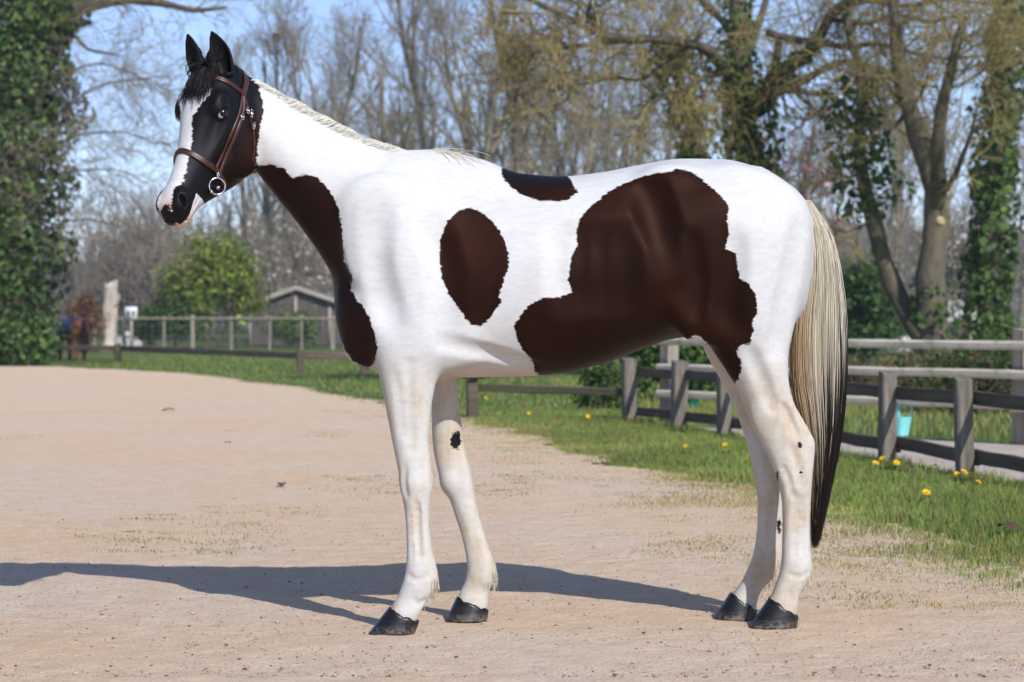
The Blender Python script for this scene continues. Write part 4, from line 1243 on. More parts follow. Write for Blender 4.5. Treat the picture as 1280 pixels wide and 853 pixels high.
def weeds():
    mb = MB()
    # small flat tufts growing in the track
    spots = []
    c = rng.random((2600, 2))
    D = 6.8 + 20 * c[:, 0] ** 1.6; x = -0.235 * D + 0.47 * D * c[:, 1]
    w = fbm(x * 0.55, D * 0.55, 3, 51) + 0.25 * np.exp(-((x + 0.9) ** 2 / 1.2 + (D - 16) ** 2 / 16)) + 0.16 * np.exp(-np.clip(edge_x(D) - x, 0, 9) / 0.5)
    ok = (x < edge_x(D) - 0.1) & (w > 0.605 + 0.045 * (D < 12))
    for sx, sd in zip(x[ok], D[ok]):
        m_ = int(rng.integers(8, 46)); r = rng.uniform(0.02, 0.10)
        P = np.stack([sx + rng.normal(0, r * 1.5, m_), CAM_Y + sd + rng.normal(0, r, m_), np.full(m_, -0.001)], -1)
        blades(mb, P, rng.uniform(0.006, 0.017, m_), rng.uniform(0.003, 0.006, m_), grass_colors(m_, np.full(m_, 0.5)) * 0.8, 0.8)
    return tag(mb.build('path_weeds', M_GRASS), 'tiny worn tufts of grass scattered in the gravel track', 'weeds', kind='stuff')
weeds()

# ------------------------------------------------------------------ stones and bits on the path
def gravel():
    base = np.array([[0,0,.55],[.9,.1,.1],[.2,.8,.15],[-.85,.3,.05],[-.3,-.8,.1],[.6,-.6,.2],[0,0,-.4]])
    tri = np.array([[0,1,2],[0,2,3],[0,3,4],[0,4,5],[0,5,1],[6,2,1],[6,3,2],[6,4,3],[6,5,4],[6,1,5]])
    n = 8500
    D = 6.9 + 10 * rng.random(n) ** 1.8; x = -0.235 * D + 0.47 * D * rng.random(n)
    ok = x < edge_x(D) - 0.05; x, D = x[ok], D[ok]; n = len(x)
    s = np.exp(rng.normal(math.log(0.0033), 0.5, n)).clip(0.0018, 0.012)
    a = rng.uniform(0, 6.28, n); ca, sa = np.cos(a), np.sin(a)
    B = base[None] * (1 + rng.normal(0, 0.18, (n, 7, 3)))
    V = np.stack([ca[:, None] * B[..., 0] - sa[:, None] * B[..., 1], sa[:, None] * B[..., 0] + ca[:, None] * B[..., 1], B[..., 2] * rng.uniform(0.6, 1.0, (n, 1))], -1) * s[:, None, None]
    V += np.stack([x, CAM_Y + D, 0.001 + 0.1 * s], -1)[:, None]
    light = np.array([0.44, 0.36, 0.30]); warm = np.array([0.36, 0.25, 0.18]); dark = np.array([0.13, 0.10, 0.08])
    u = rng.random(n)[:, None]
    C = np.where(u < 0.60, light, np.where(u < 0.84, warm, dark)) * rng.uniform(0.75, 1.15, (n, 1))
    mb = MB(); mb.add(V.reshape(-1, 3), (np.arange(n)[:, None, None] * 7 + tri[None]).reshape(-1, 3), col=np.repeat(C, 7, 0))
    return tag(mb.build('gravel', mat_vcol('gravel_stone', 0.9, 0.15, 0.15, 60)), 'small loose stones and crumbs lying on the track', 'gravel', kind='stuff')
gravel()
# ------------------------------------------------------------------ timber
rng = np.random.default_rng(23)
def mat_wood(name, a, b, c, scale=(1.2, 22, 22), lichen=None, rough=0.85):
    m = N(name)
    v = m.mapped(scale)
    info = m.node('ShaderNodeObjectInfo').outputs['Random']
    off = m.node('ShaderNodeVectorMath', operation='ADD'); m.set(off.inputs[0], v)
    cmb = m.node('ShaderNodeCombineXYZ', {'X': m.math('MULTIPLY', info, 37.0), 'Y': m.math('MULTIPLY', info, 11.0), 'Z': 0.0}); m.set(off.inputs[1], cmb.outputs[0])
    g = m.noise(1.0, 6, 0.65, off.outputs[0], 0.6)
    col = m.ramp(g, [(0.28, a), (0.5, b), (0.74, c)])
    if lichen:
        l = m.ramp(m.noise(9, 4, 0.6, m.mapped()), [(0.52, 0.0), (0.66, 1.0)])
        col = m.mix(m.math('MULTIPLY', l, 0.6), col, lichen)
    m.bsdf(Base_Color=col, Roughness=rough, Specular_IOR_Level=0.2)
    m.bump(g, 0.6, 0.012)
    return m.m
M_POST = mat_wood('weathered_post', (0.060, 0.050, 0.040), (0.165, 0.145, 0.118), (0.27, 0.24, 0.205), (26, 26, 1.6), lichen=(0.10, 0.105, 0.06))
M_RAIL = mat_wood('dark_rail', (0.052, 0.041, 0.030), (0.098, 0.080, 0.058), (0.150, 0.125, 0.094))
M_PALE = mat_wood('pale_rail', (0.36, 0.32, 0.25), (0.56, 0.51, 0.40), (0.66, 0.61, 0.50), lichen=(0.20, 0.22, 0.10))
M_PALEPOST = mat_wood('pale_post', (0.16, 0.13, 0.105), (0.29, 0.245, 0.20), (0.37, 0.32, 0.27), (22, 22, 1.2))
M_LOWRAIL = mat_wood('brown_rail', (0.12, 0.085, 0.06), (0.20, 0.145, 0.105), (0.27, 0.205, 0.15))
M_OLDWOOD = mat_wood('mossy_rail', (0.05, 0.045, 0.028), (0.105, 0.095, 0.060), (0.16, 0.145, 0.095), lichen=(0.10, 0.12, 0.035))

def beam_mesh(name, L, w, h, seed, ends=0.0, n=10, bow=0.004, rnd=0.12):
    """a sawn bar from x=0 to L with slightly uneven edges; w across (y), h high (z)"""
    r = np.random.default_rng(seed)
    xs = np.linspace(0, L, n); V = []
    ch = min(w, h) * rnd
    sec = [(-w/2 + ch, -h/2), (w/2 - ch, -h/2), (w/2, -h/2 + ch), (w/2, h/2 - ch), (w/2 - ch, h/2), (-w/2 + ch, h/2), (-w/2, h/2 - ch), (-w/2, -h/2 + ch)]
    b1, b2 = r.normal(0, bow, n).cumsum() * 0.5, r.normal(0, bow, n).cumsum() * 0.5
    for i, x in enumerate(xs):
        for (y, z) in sec:
            V.append((x, y * (1 + r.normal(0, 0.02)) + b1[i], z * (1 + r.normal(0, 0.02)) + b2[i]))
    F_ = [[i*8 + j, i*8 + (j+1) % 8, (i+1)*8 + (j+1) % 8, (i+1)*8 + j] for i in range(n-1) for j in range(8)]
    me = make_mesh(name, V, F_ + [tuple(range(7, -1, -1)), tuple(range((n-1)*8, n*8))], False)
    return me
def beam(name, p0, p1, w, h, mat, parent, seed, rnd=0.12):
    p0 = Vector(p0); p1 = Vector(p1); d = p1 - p0
    o = link(name, beam_mesh(name, d.length, w, h, seed, rnd=rnd), mat, parent)
    o.location = p0 - (parent.location if parent else Vector((0, 0, 0)))
    o.rotation_euler = (0, -math.asin(d.z / d.length), math.atan2(d.y, d.x))
    return o
def post(name, x, y, h, w, mat, parent, seed, rz=0.0, z0=-0.15, slope=0.012, lean=0.012):
    r = np.random.default_rng(seed)
    V = []; zs = np.linspace(z0, h, 7); ch = w * 0.10
    sec = [(-w/2 + ch, -w/2), (w/2 - ch, -w/2), (w/2, -w/2 + ch), (w/2, w/2 - ch), (w/2 - ch, w/2), (-w/2 + ch, w/2), (-w/2, w/2 - ch), (-w/2, -w/2 + ch)]
    lx, ly = r.normal(0, lean, 2)
    for i, z in enumerate(zs):
        for (a, b) in sec:
            V.append((a * (1 + r.normal(0, 0.015)) + lx * z, b * (1 + r.normal(0, 0.015)) + ly * z, z + (slope * a / w * 2 + r.normal(0, 0.002) if i == 6 else 0)))
    F_ = [[i*8 + j, i*8 + (j+1) % 8, (i+1)*8 + (j+1) % 8, (i+1)*8 + j] for i in range(6) for j in range(8)]
    me = make_mesh(name, V, F_ + [tuple(range(7, -1, -1)), tuple(range(48, 56))], False)
    o = link(name, me, mat, parent)
    o.location = Vector((x, y, 0)) - (parent.location if parent else Vector((0, 0, 0)))
    o.rotation_euler = (0, 0, rz)
    return o

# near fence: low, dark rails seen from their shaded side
f1 = empty('rail_fence', (NEAR_FENCE[4][0], CAM_Y + NEAR_FENCE[4][1], 0))
tag(f1, 'low fence of grey square posts and dark rails along the grass verge', 'fence')
pts = [(x, CAM_Y + d) for x, d in NEAR_FENCE]
for i, (x, y) in enumerate(pts):
    nx_, ny2 = pts[min(i + 1, len(pts) - 1)]; px_, py_ = pts[max(i - 1, 0)]
    ang = math.atan2(ny2 - py_, nx_ - px_)
    post('post', x, y, 0.68 + rng.normal(0, 0.012), 0.112 if i < 7 else 0.14, M_POST, f1, 100 + i, ang + rng.normal(0, 0.05))
for i in range(len(pts) - 1):
    a, b = Vector((*pts[i], 0)), Vector((*pts[i + 1], 0))
    d = (b - a).normalized(); nrm = Vector((d.y, -d.x, 0)) * 0.075
    if nrm.x < 0: nrm = -nrm
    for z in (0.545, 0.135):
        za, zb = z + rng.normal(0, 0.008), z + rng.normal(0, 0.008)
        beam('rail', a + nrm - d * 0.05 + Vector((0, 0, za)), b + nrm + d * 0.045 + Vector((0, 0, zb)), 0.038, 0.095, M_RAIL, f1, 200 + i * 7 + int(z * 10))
# pale fence behind the sand
f2 = empty('paddock_fence', (PALE_FENCE[2][0], CAM_Y + PALE_FENCE[2][1], 0))
tag(f2, 'taller paddock fence with three pale bleached rails behind the dark low fence', 'fence')
pts = [(x, CAM_Y + d) for x, d in PALE_FENCE]
for i, (x, y) in enumerate(pts):
    post('post', x + 0.06, y + 0.06, 1.0, 0.15, M_PALEPOST, f2, 300 + i, math.atan2(1.85, -1.40))
for i in range(len(pts) - 1):
    a, b = Vector((*pts[i], 0)), Vector((*pts[i + 1], 0)); d = (b - a).normalized()
    off = Vector((d.y, -d.x, 0)) * -0.06
    for z in (0.865, 0.60, 0.325):
        beam('rail', a + off - d * 0.02 + Vector((0, 0, z + rng.normal(0, 0.006))), b + off + d * 0.0 + Vector((0, 0, z + rng.normal(0, 0.006))), 0.085, 0.08, M_PALE, f2, 320 + i * 9 + int(z * 10), 0.29)
# low single rail round the grass, far left to the middle
LOW = [(-2.95, 45.2), (-4.30, 46.0), (-9.95, 57.0), (-13.5, 60.0)]
f3 = empty('low_rail', (LOW[1][0], CAM_Y + LOW[1][1], 0))
tag(f3, 'knee-high brown timber rail on short posts at the far end of the grass', 'fence')
pts = [(x, CAM_Y + d) for x, d in LOW]
for i, (x, y) in enumerate(pts):
    post('post', x, y - 0.16, 0.46, 0.165, M_RAIL if i < 2 else M_OLDWOOD, f3, 400 + i, 0.2)
for i in range(len(pts) - 1):
    a, b = Vector((*pts[i], 0)), Vector((*pts[i + 1], 0)); d = (b - a).normalized()
    beam('rail', a + Vector((0, 0, 0.34)) - d * 0.02, b + Vector((0, 0, 0.34)) - d * 0.025, 0.09, 0.14, M_LOWRAIL, f3, 420 + i)
f5 = empty('low_rail', (-0.44, CAM_Y + 25.2, 0))
tag(f5, 'single low mossy rail behind the forelegs ending at the leftmost grey post', 'fence')
post('post', -0.44, CAM_Y + 25.1, 0.42, 0.12, M_RAIL, f5, 440, 0.2)
beam('rail', (-0.42, CAM_Y + 25.2, 0.325), (1.15, CAM_Y + 23.8, 0.315), 0.08, 0.085, M_OLDWOOD, f5, 441)
# dark cap lying on the corner post of the low rail
M_RUBBER = mat_simple('black_rubber', (0.010, 0.012, 0.016), 0.5, 0.4, noise=30, bump=0.3)
def lathe(profile, sides=20):
    V = []; n = len(profile)
    for r_, z in profile:
        for k in range(sides):
            a = 2 * math.pi * k / sides; V.append((r_ * math.cos(a), r_ * math.sin(a), z))
    F_ = np.array([[i * sides + k, i * sides + (k + 1) % sides, (i + 1) * sides + (k + 1) % sides, (i + 1) * sides + k] for i in range(n - 1) for k in range(sides)])
    return np.array(V), F_
def lathe_obj(name, profile, mat, loc, parent=None, sides=20, rot=(0, 0, 0)):
    V, F_ = lathe(profile, sides)
    o = link(name, make_mesh(name, V, F_, True), mat, parent, loc); o.rotation_euler = rot
    return o
lo_ = empty('upturned_bucket', (-0.44, CAM_Y + 25.1, 0.43))
tag(lo_, 'small black rubber bucket upturned on the corner post of the low rail', 'bucket')
lathe_obj('tub', [(0.0, 0.15), (0.07, 0.15), (0.085, 0.14), (0.10, 0.07), (0.115, 0.01), (0.125, 0.012), (0.125, -0.002), (0.11, -0.002), (0.09, 0.1), (0.0, 0.12)], M_RUBBER, (0, 0, 0), lo_)
mb = MB(); mb.tube([(0.12 * math.cos(a), 0.02, 0.06 + 0.10 * math.sin(a)) for a in np.linspace(0.1, 3.04, 14)], 0.006, 6); mb.build('handle', M_RUBBER, lo_, True)

# wire fence far on the left
f4 = empty('wire_fence', (at(241, 437, 80)[0], CAM_Y + 80, 0))
tag(f4, 'wire mesh fence with thin pale posts and top rail in front of the shed', 'fence')
M_FARPOST = mat_wood('far_post', (0.17, 0.15, 0.12), (0.27, 0.24, 0.19), (0.36, 0.32, 0.26), (12, 12, 0.8))
M_WIRE = mat_simple('fence_wire', (0.22, 0.22, 0.21), 0.5, 0.4, 0.6)
fp = [at(p, 437, 80.0)[0] for p in (118, 165, 205, 241, 289, 337, 377, 416, 460, 505)]
for i, x in enumerate(fp):
    post('post', x, CAM_Y + 80, 1.17 if i % 3 else 1.22, 0.13 if i in (3, 7) else 0.085, M_FARPOST, f4, 500 + i)
for i in range(len(fp) - 1):
    beam('top_rail', (fp[i] + 0.03, CAM_Y + 79.9, 1.10), (fp[i + 1] - 0.03, CAM_Y + 79.9, 1.10), 0.05, 0.055, M_FARPOST, f4, 520 + i)
    mb = MB()
    for z in np.arange(0.12, 1.05, 0.18):
        mb.tube([(fp[i] - f4.location.x, -0.06, z), (fp[i + 1] - f4.location.x, -0.06, z)], 0.006, 3, cap=False)
    for x in np.arange(fp[i], fp[i + 1], 0.25):
        mb.tube([(x - f4.location.x, -0.06, 0.1), (x - f4.location.x, -0.06, 1.05)], 0.005, 3, cap=False)
    mb.build('wire_mesh', M_WIRE, f4)['kind'] = 'stuff'

# ------------------------------------------------------------------ the shed
M_BOARD = mat_wood('grey_board', (0.050, 0.042, 0.040), (0.098, 0.086, 0.080), (0.15, 0.135, 0.125), (16, 16, 0.7))
M_TRIM = mat_wood('pale_board', (0.22, 0.19, 0.165), (0.33, 0.29, 0.25), (0.42, 0.38, 0.33), (1, 12, 12))
M_ROOF = mat_simple('shed_roof_felt', (0.10, 0.095, 0.095), 0.9, 0.2, noise=6, bump=0.3)
SD = 88.0
sx0, sx1 = at(311, 0, SD)[0], at(428, 0, SD)[0]
apx = at(371, 0, SD)[0]; ze0 = at(0, 379, SD)[2]; zap = at(0, 360, SD)[2]; ze1 = ze0 + 0.06
shed = empty('timber_shed', ((sx0 + sx1) / 2, CAM_Y + SD, 0))
tag(shed, 'small grey weathered board shed with a low gable roof behind the wire fence', 'shed')
sl = shed.location
nb_ = 26; xs_ = np.linspace(sx0, sx1, nb_ + 1)
def gable(x): return ze0 + (zap - ze0) * (x - sx0) / (apx - sx0) if x < apx else zap + (ze1 - zap) * (x - apx) / (sx1 - apx)
for i in range(nb_):
    a, b = xs_[i] + 0.006, xs_[i + 1] - 0.006; dy = rng.uniform(-0.012, 0.012)
    za, zb = gable(a) - 0.05, gable(b) - 0.05
    V = [(a, dy, 0.05), (b, dy, 0.05), (b, dy + 0.025, 0.05), (a, dy + 0.025, 0.05), (a, dy, za), (b, dy, zb), (b, dy + 0.025, zb), (a, dy + 0.025, za)]
    V = [(x - sl.x, y, z) for x, y, z in V]
    link('plank', make_mesh('plank', V, [(0,3,2,1),(4,5,6,7),(0,1,5,4),(1,2,6,5),(2,3,7,6),(3,0,4,7)]), M_BOARD, shed)
mb = MB(); mb.box((sx0 + 0.02 - sl.x, 0.06, 0), (sx1 - 0.02 - sl.x, 4.0, ze0 - 0.06)); mb.build('wall', M_BOARD, shed)
for (xa, za, xb, zb) in ((sx0 - 0.18, ze0 - 0.10, apx, zap + 0.02), (apx, zap + 0.02, sx1 + 0.18, ze1 - 0.10)):
    V = [(xa, -0.25, za), (xb, -0.25, zb), (xb, 4.2, zb), (xa, 4.2, za)]; V = V + [(x, y, z + 0.06) for x, y, z in V]
    V = [(x - sl.x, y, z) for x, y, z in V]
    link('roof', make_mesh('roof', V, [(0,3,2,1),(4,5,6,7),(0,1,5,4),(1,2,6,5),(2,3,7,6),(3,0,4,7)]), M_ROOF, shed)
    V = [(xa, -0.29, za - 0.10), (xb, -0.29, zb - 0.10), (xb, -0.255, zb - 0.10), (xa, -0.255, za - 0.10)]; V = V + [(x, y, z + 0.17) for x, y, z in V]
    V = [(x - sl.x, y, z) for x, y, z in V]
    link('barge_board', make_mesh('barge_board', V, [(0,3,2,1),(4,5,6,7),(0,1,5,4),(1,2,6,5),(2,3,7,6),(3,0,4,7)]), M_TRIM, shed)
for x in (sx0 + 0.04, apx - 0.05, sx1 - 0.5):
    mb = MB(); mb.box((x - 0.06 - sl.x, -0.045, 0.03), (x + 0.06 - sl.x, -0.014, gable(x) - 0.14)); mb.build('batten', M_TRIM, shed)

# ------------------------------------------------------------------ pale buildings showing through the trees on the right
M_RENDER = mat_simple('white_render', (0.62, 0.60, 0.57), 0.9, 0.2, noise=3, var=0.08)
M_SLATE = mat_simple('grey_slate', (0.20, 0.205, 0.215), 0.8, 0.3, noise=8, var=0.2)
M_GLASS = mat_simple('dark_glass', (0.02, 0.025, 0.03), 0.08, 0.6)
def cottage(name, label, x, d, w, dep, ze, zr, wall, roof, windows):
    o = empty(name, (x, CAM_Y + d, 0)); tag(o, label, 'building')
    mb = MB(); mb.box((-w/2, 0, -0.1), (w/2, dep, ze)); mb.build('wall', wall, o)
    V = [(-w/2 - .25, -.25, ze - .05), (w/2 + .25, -.25, ze - .05), (w/2 + .25, dep/2, zr), (-w/2 - .25, dep/2, zr), (w/2 + .25, dep + .25, ze - .05), (-w/2 - .25, dep + .25, ze - .05)]
    V2 = [(a, b, c + 0.12) for a, b, c in V]
    F_ = [(0,1,2,3), (3,2,4,5), (6,9,8,7), (9,11,10,8), (0,6,7,1), (1,7,8,2), (2,8,10,4), (4,10,11,5), (5,11,9,3), (3,9,6,0)]
    link('roof', make_mesh('roof', V + V2, F_), roof, o)
    V = [(-w/2, 0, ze), (-w/2, dep, ze), (-w/2, dep/2, zr - .06)]
    for sx_ in (0, w):
        link('gable', make_mesh('gable', [(a + sx_ + (0.01 if sx_ else -0.01), b, c) for a, b, c in V], [(0, 1, 2)]), wall, o)
    for (wx, wz, ww, wh) in windows:
        mb = MB(); mb.box((wx - ww/2 - .06, -0.04, wz - .06), (wx + ww/2 + .06, -0.005, wz + wh + .06)); f_ = mb.build('window', M_RENDER, o)
        mb = MB(); mb.box((wx - ww/2, -0.06, wz), (wx + ww/2, -0.042, wz + wh)); mb.build('pane', M_GLASS, f_)
    return o
cottage('white_hut', 'low white hut glimpsed between the forked tree and the ivy trunk', at(1206, 400, 66)[0], 66, 1.6, 2.5, 1.05, 1.5, M_RENDER, M_RENDER, [(-0.3, 0.5, 0.4, 0.35)])
cottage('grey_barn', 'grey slate roofed barn behind the fork of the tall tree', at(1128, 410, 75)[0], 75, 2.2, 4.0, 0.75, 1.25, M_RENDER, M_SLATE, [])

# ------------------------------------------------------------------ small things by the fences
M_TURQ = mat_simple('turquoise_plastic', (0.20, 0.60, 0.58), 0.4, 0.4, noise=12, var=0.10)
bk = empty('feed_manger', (at(1133, 0, 20.6)[0] - 0.02, CAM_Y + 20.55, 0.035))
tag(bk, 'turquoise plastic feed manger hooked over the lowest pale rail', 'manger')
bk.rotation_euler = (0, 0, math.atan2(1.85, -1.40) - math.pi)
def tapered_tub(L0, W0, L1, W1, h, t):
    V = []
    for (l, w, z) in ((L0, W0, 0), (L1, W1, h), (L1 - t, W1 - t, h), (L0 - t, W0 - t, t)):
        for k in range(16):
            a = 2 * math.pi * (k + 0.5) / 16; c_, s_ = math.cos(a), math.sin(a)
            V.append((l / 2 * math.copysign(abs(c_) ** 0.45, c_), w / 2 * math.copysign(abs(s_) ** 0.45, s_), z))
    F_ = [[i * 16 + k, i * 16 + (k + 1) % 16, (i + 1) * 16 + (k + 1) % 16, (i + 1) * 16 + k] for i in range(3) for k in range(16)]
    return make_mesh('tub', V, F_ + [tuple(range(15, -1, -1)), tuple(range(48, 64))], False)
link('tub', tapered_tub(0.17, 0.13, 0.22, 0.17, 0.17, 0.012), M_TURQ, bk, (0.02, -0.11, 0))
mb = MB(); mb.box((-0.10, -0.018, 0.0), (-0.05, 0.0, 0.290)); mb.build('back_plate', M_TURQ, bk)
for xk in (-0.075, 0.085):
    mb = MB(); mb.tube([(xk, -0.01, 0.15), (xk, -0.005, 0.30), (xk, 0.03, 0.345), (xk, 0.08, 0.335), (xk, 0.09, 0.29)], 0.008, 6); mb.build('hook', M_TURQ, bk, True)
gb = empty('green_tub', tuple(at(864, 499, 27.0) * np.array([1, 1, 0]) + np.array([0, 0, 0])))
tag(gb, 'dark green plastic tub standing on a block behind the low fence', 'tub')
M_GREEN = mat_simple('green_plastic', (0.02, 0.17, 0.13), 0.4, 0.4, noise=10, var=0.1)
lathe_obj('tub', [(0.0, 0.01), (0.075, 0.01), (0.08, 0.02), (0.105, 0.14), (0.115, 0.145), (0.115, 0.152), (0.10, 0.152), (0.075, 0.03), (0, 0.03)], M_GREEN, (0, 0, 0.01), gb)
mb = MB(); mb.tube([(0.105 * math.cos(a), 0, 0.145 + 0.04 * math.sin(a)) for a in np.linspace(0, math.pi, 12)], 0.004, 5); mb.build('handle', M_STEEL, gb, True)

# the bleached stump and the little white sign on the far left
M_BLEACH = mat_wood('bleached_trunk', (0.20, 0.16, 0.13), (0.42, 0.36, 0.29), (0.56, 0.50, 0.42), (7, 7, 0.8))
stump = empty('dead_tree', (at(137, 430, 76)[0], CAM_Y + 76, 0))
tag(stump, 'pale bleached dead tree trunk standing broken off near the grazing pony', 'dead tree')
def rough_trunk(h, r0, r1, seed, n=22, k=16, lean=0.02):
    r = np.random.default_rng(seed); V = []
    ph = r.uniform(0, 6.28, 5)
    for i in range(n):
        t = i / (n - 1); z = h * t
        for j in range(k):
            a = 2 * math.pi * j / k
            rad = (r0 + (r1 - r0) * t) * (1 + 0.16 * math.sin(2 * a + ph[0] + t * 3) + 0.09 * math.sin(5 * a + ph[1] - t * 5) + 0.06 * math.sin(t * 22 + ph[2] + a)) * (1 + 0.5 * max(0, 0.12 - t) / 0.12)
            top = 0.16 * math.sin(2 * a + ph[3]) + 0.10 * math.sin(3 * a + ph[4]) if i == n - 1 else 0
            V.append((rad * math.cos(a) + lean * z, rad * math.sin(a), z + top))
    F_ = [[i * k + j, i * k + (j + 1) % k, (i + 1) * k + (j + 1) % k, (i + 1) * k + j] for i in range(n - 1) for j in range(k)]
    return make_mesh('trunk', V, F_ + [tuple(range((n - 1) * k, n * k))], True)
link('trunk', rough_trunk(2.25, 0.25, 0.20, 5), M_BLEACH, stump)
mb = MB(); mb.tube([(0.1, -0.05, 1.4), (0.28, -0.1, 1.62), (0.36, -0.12, 1.9)], [0.06, 0.045, 0.02], 7); mb.build('broken_branch', M_BLEACH, stump, True)
M_WHITE = mat_simple('white_paint', (0.66, 0.67, 0.70), 0.6, 0.3, noise=8, var=0.06)
M_BLACK = mat_simple('black_paint', (0.012, 0.012, 0.014), 0.6, 0.3)
sg = empty('field_sign', (at(164, 397, 79)[0], CAM_Y + 79, 0))
tag(sg, 'small white sign with two dark marks beside the bleached trunk', 'sign')
mb = MB(); mb.box((-0.035, -0.02, 0), (0.035, 0.02, 1.1)); mb.build('post', M_FARPOST, sg)
mb = MB(); mb.box((-0.21, -0.045, 1.06), (0.21, -0.022, 1.50)); bd = mb.build('board', M_WHITE, sg)
for dx in (-0.085, 0.085):
    mb = MB(); mb.box((dx - 0.045, -0.050, 1.20), (dx + 0.045, -0.046, 1.36)); mb.build('mark', M_BLACK, bd)
# pale stones piled under the sign
for i, (px_, w_, h_) in enumerate(((150, 0.42, 0.42), (160, 0.36, 0.62), (171, 0.40, 0.35))):
    r = np.random.default_rng(60 + i)
    V, F_ = lathe([(0.02, h_), (w_ * 0.3, h_ * 0.95), (w_ * 0.48, h_ * 0.6), (w_ * 0.5, h_ * 0.25), (w_ * 0.42, -0.03)], 9)
    V = V * (1 + r.normal(0, 0.07, V.shape))
    o = link('boulder', make_mesh('boulder', V, F_, False), mat_simple('pale_stone_%d' % i, (0.42, 0.40, 0.37), 0.9, 0.2, noise=9, bump=0.4), None, (at(px_, 0, 80.8)[0], CAM_Y + 80.8, 0))
    tag(o, ('rounded pale boulder nearest the bleached trunk', 'tallest pale boulder under the white sign', 'low pale boulder right of the white sign')[i], 'boulder', 'pale boulders by the wire fence')

# ------------------------------------------------------------------ dandelions
M_DAND = mat_simple('dandelion_yellow', (0.78, 0.52, 0.015), 0.7, 0.2)
M_STEM = mat_simple('dandelion_stem', (0.16, 0.24, 0.06), 0.6, 0.2)
def dandelion_parts():
    mb = MB(); r = np.random.default_rng(3)
    V, F_ = [], []
    for ring, (cnt, R, tilt) in enumerate(((22, 0.021, 0.25), (16, 0.016, 0.6), (9, 0.010, 1.0))):
        for k in range(cnt):
            a = 2 * math.pi * (k + 0.3 * ring) / cnt + r.normal(0, 0.05); w = 0.0026
            d = np.array([math.cos(a) * math.cos(tilt), math.sin(a) * math.cos(tilt), math.sin(tilt)]); s_ = np.array([-math.sin(a), math.cos(a), 0]) * w
            b = len(V); p = d * 0.002; q = d * R * r.uniform(0.9, 1.1)
            V += [p - s_ * 0.6, p + s_ * 0.6, q + s_, q - s_]; F_.append([b, b + 1, b + 2, b + 3])
    head = make_mesh('flower_head', np.array(V), np.array(F_))
    mb = MB(); mb.tube([(0, 0, -0.02), (0.003, 0, 0.02), (0.0, 0.002, 0.05)], 0.002, 5); stem = mb.mesh('stem', True)
    lv, lf = [], []
    for k in range(6):
        a = k * 1.05 + 0.3; d = np.array([math.cos(a), math.sin(a), 0]); s_ = np.array([-math.sin(a), math.cos(a), 0])
        b = len(lv); lv += [d * 0.005, d * 0.04 + s_ * 0.010 + [0, 0, 0.025], d * 0.085 + [0, 0, 0.012], d * 0.04 - s_ * 0.010 + [0, 0, 0.025]]; lf.append([b, b + 1, b + 2, b + 3])
    leaf = make_mesh('leaf_rosette', np.array(lv), np.array(lf))
    return head, stem, leaf
dh, ds_, dl = dandelion_parts()
DAND = [((1105, 584), 'dandelion right at the foot of the grey post nearest the tail'), ((1095, 589), 'dandelion just left of the grey post nearest the tail'), ((1122, 589), 'dandelion just right of the grey post nearest the tail'),
        ((1171, 593), 'small dandelion midway between the two grey posts right of the tail'), ((1195, 601), 'dandelion left of the foot of the rightmost full grey post'), ((1203, 602), 'dandelion touching the foot of the rightmost full grey post'), ((1213, 603), 'dandelion just right of the foot of the rightmost full grey post'),
        ((1224, 613), 'dandelion farthest right, out past the last grey post'), ((1158, 629), 'lone dandelion lowest in the verge right of the tail'),
        ((760, 522), 'dandelion left of the leftmost grey post, second of four'), ((770, 522), 'dandelion left of the leftmost grey post, third of four'), ((783, 526), 'dandelion right in front of the leftmost grey post'), ((736, 527), 'dandelion farthest left of four before the leftmost grey post'),
        ((661, 521), 'dandelion in the grass under the middle of the belly'), ((591, 497), 'dandelion just right of the far foreleg, the nearer to the leg'), ((607, 501), 'dandelion just right of the far foreleg, the farther from the leg'),
        ((857, 566), 'dandelion in the verge left of the far hind leg'), ((909, 566), 'dandelion close beside the far hind leg, low in the verge'), ((916, 548), 'dandelion close beside the far hind leg, by the fence post')]
for (px_, py_), lab in DAND:
    g = ground_at(px_, py_ + 3.0)
    o = empty('dandelion', (g[0], g[1], 0.0)); tag(o, 'yellow ' + lab, 'dandelion', 'dandelions in the verge')
    sc_ = float(rng.uniform(0.95, 1.3)); o.scale = (sc_, sc_, sc_); o.rotation_euler = (rng.normal(0, .12), rng.normal(0, .12), rng.normal(0, 0.5))
    h_ = link('flower_head', dh, M_DAND, o, (0, 0, 0.062)); h_.rotation_euler = (0.6, 0, 0); h_.scale = (1.0, 1.0, 1.0)
    link('stem', ds_, M_STEM, o); link('leaf_rosette', dl, M_STEM, o)
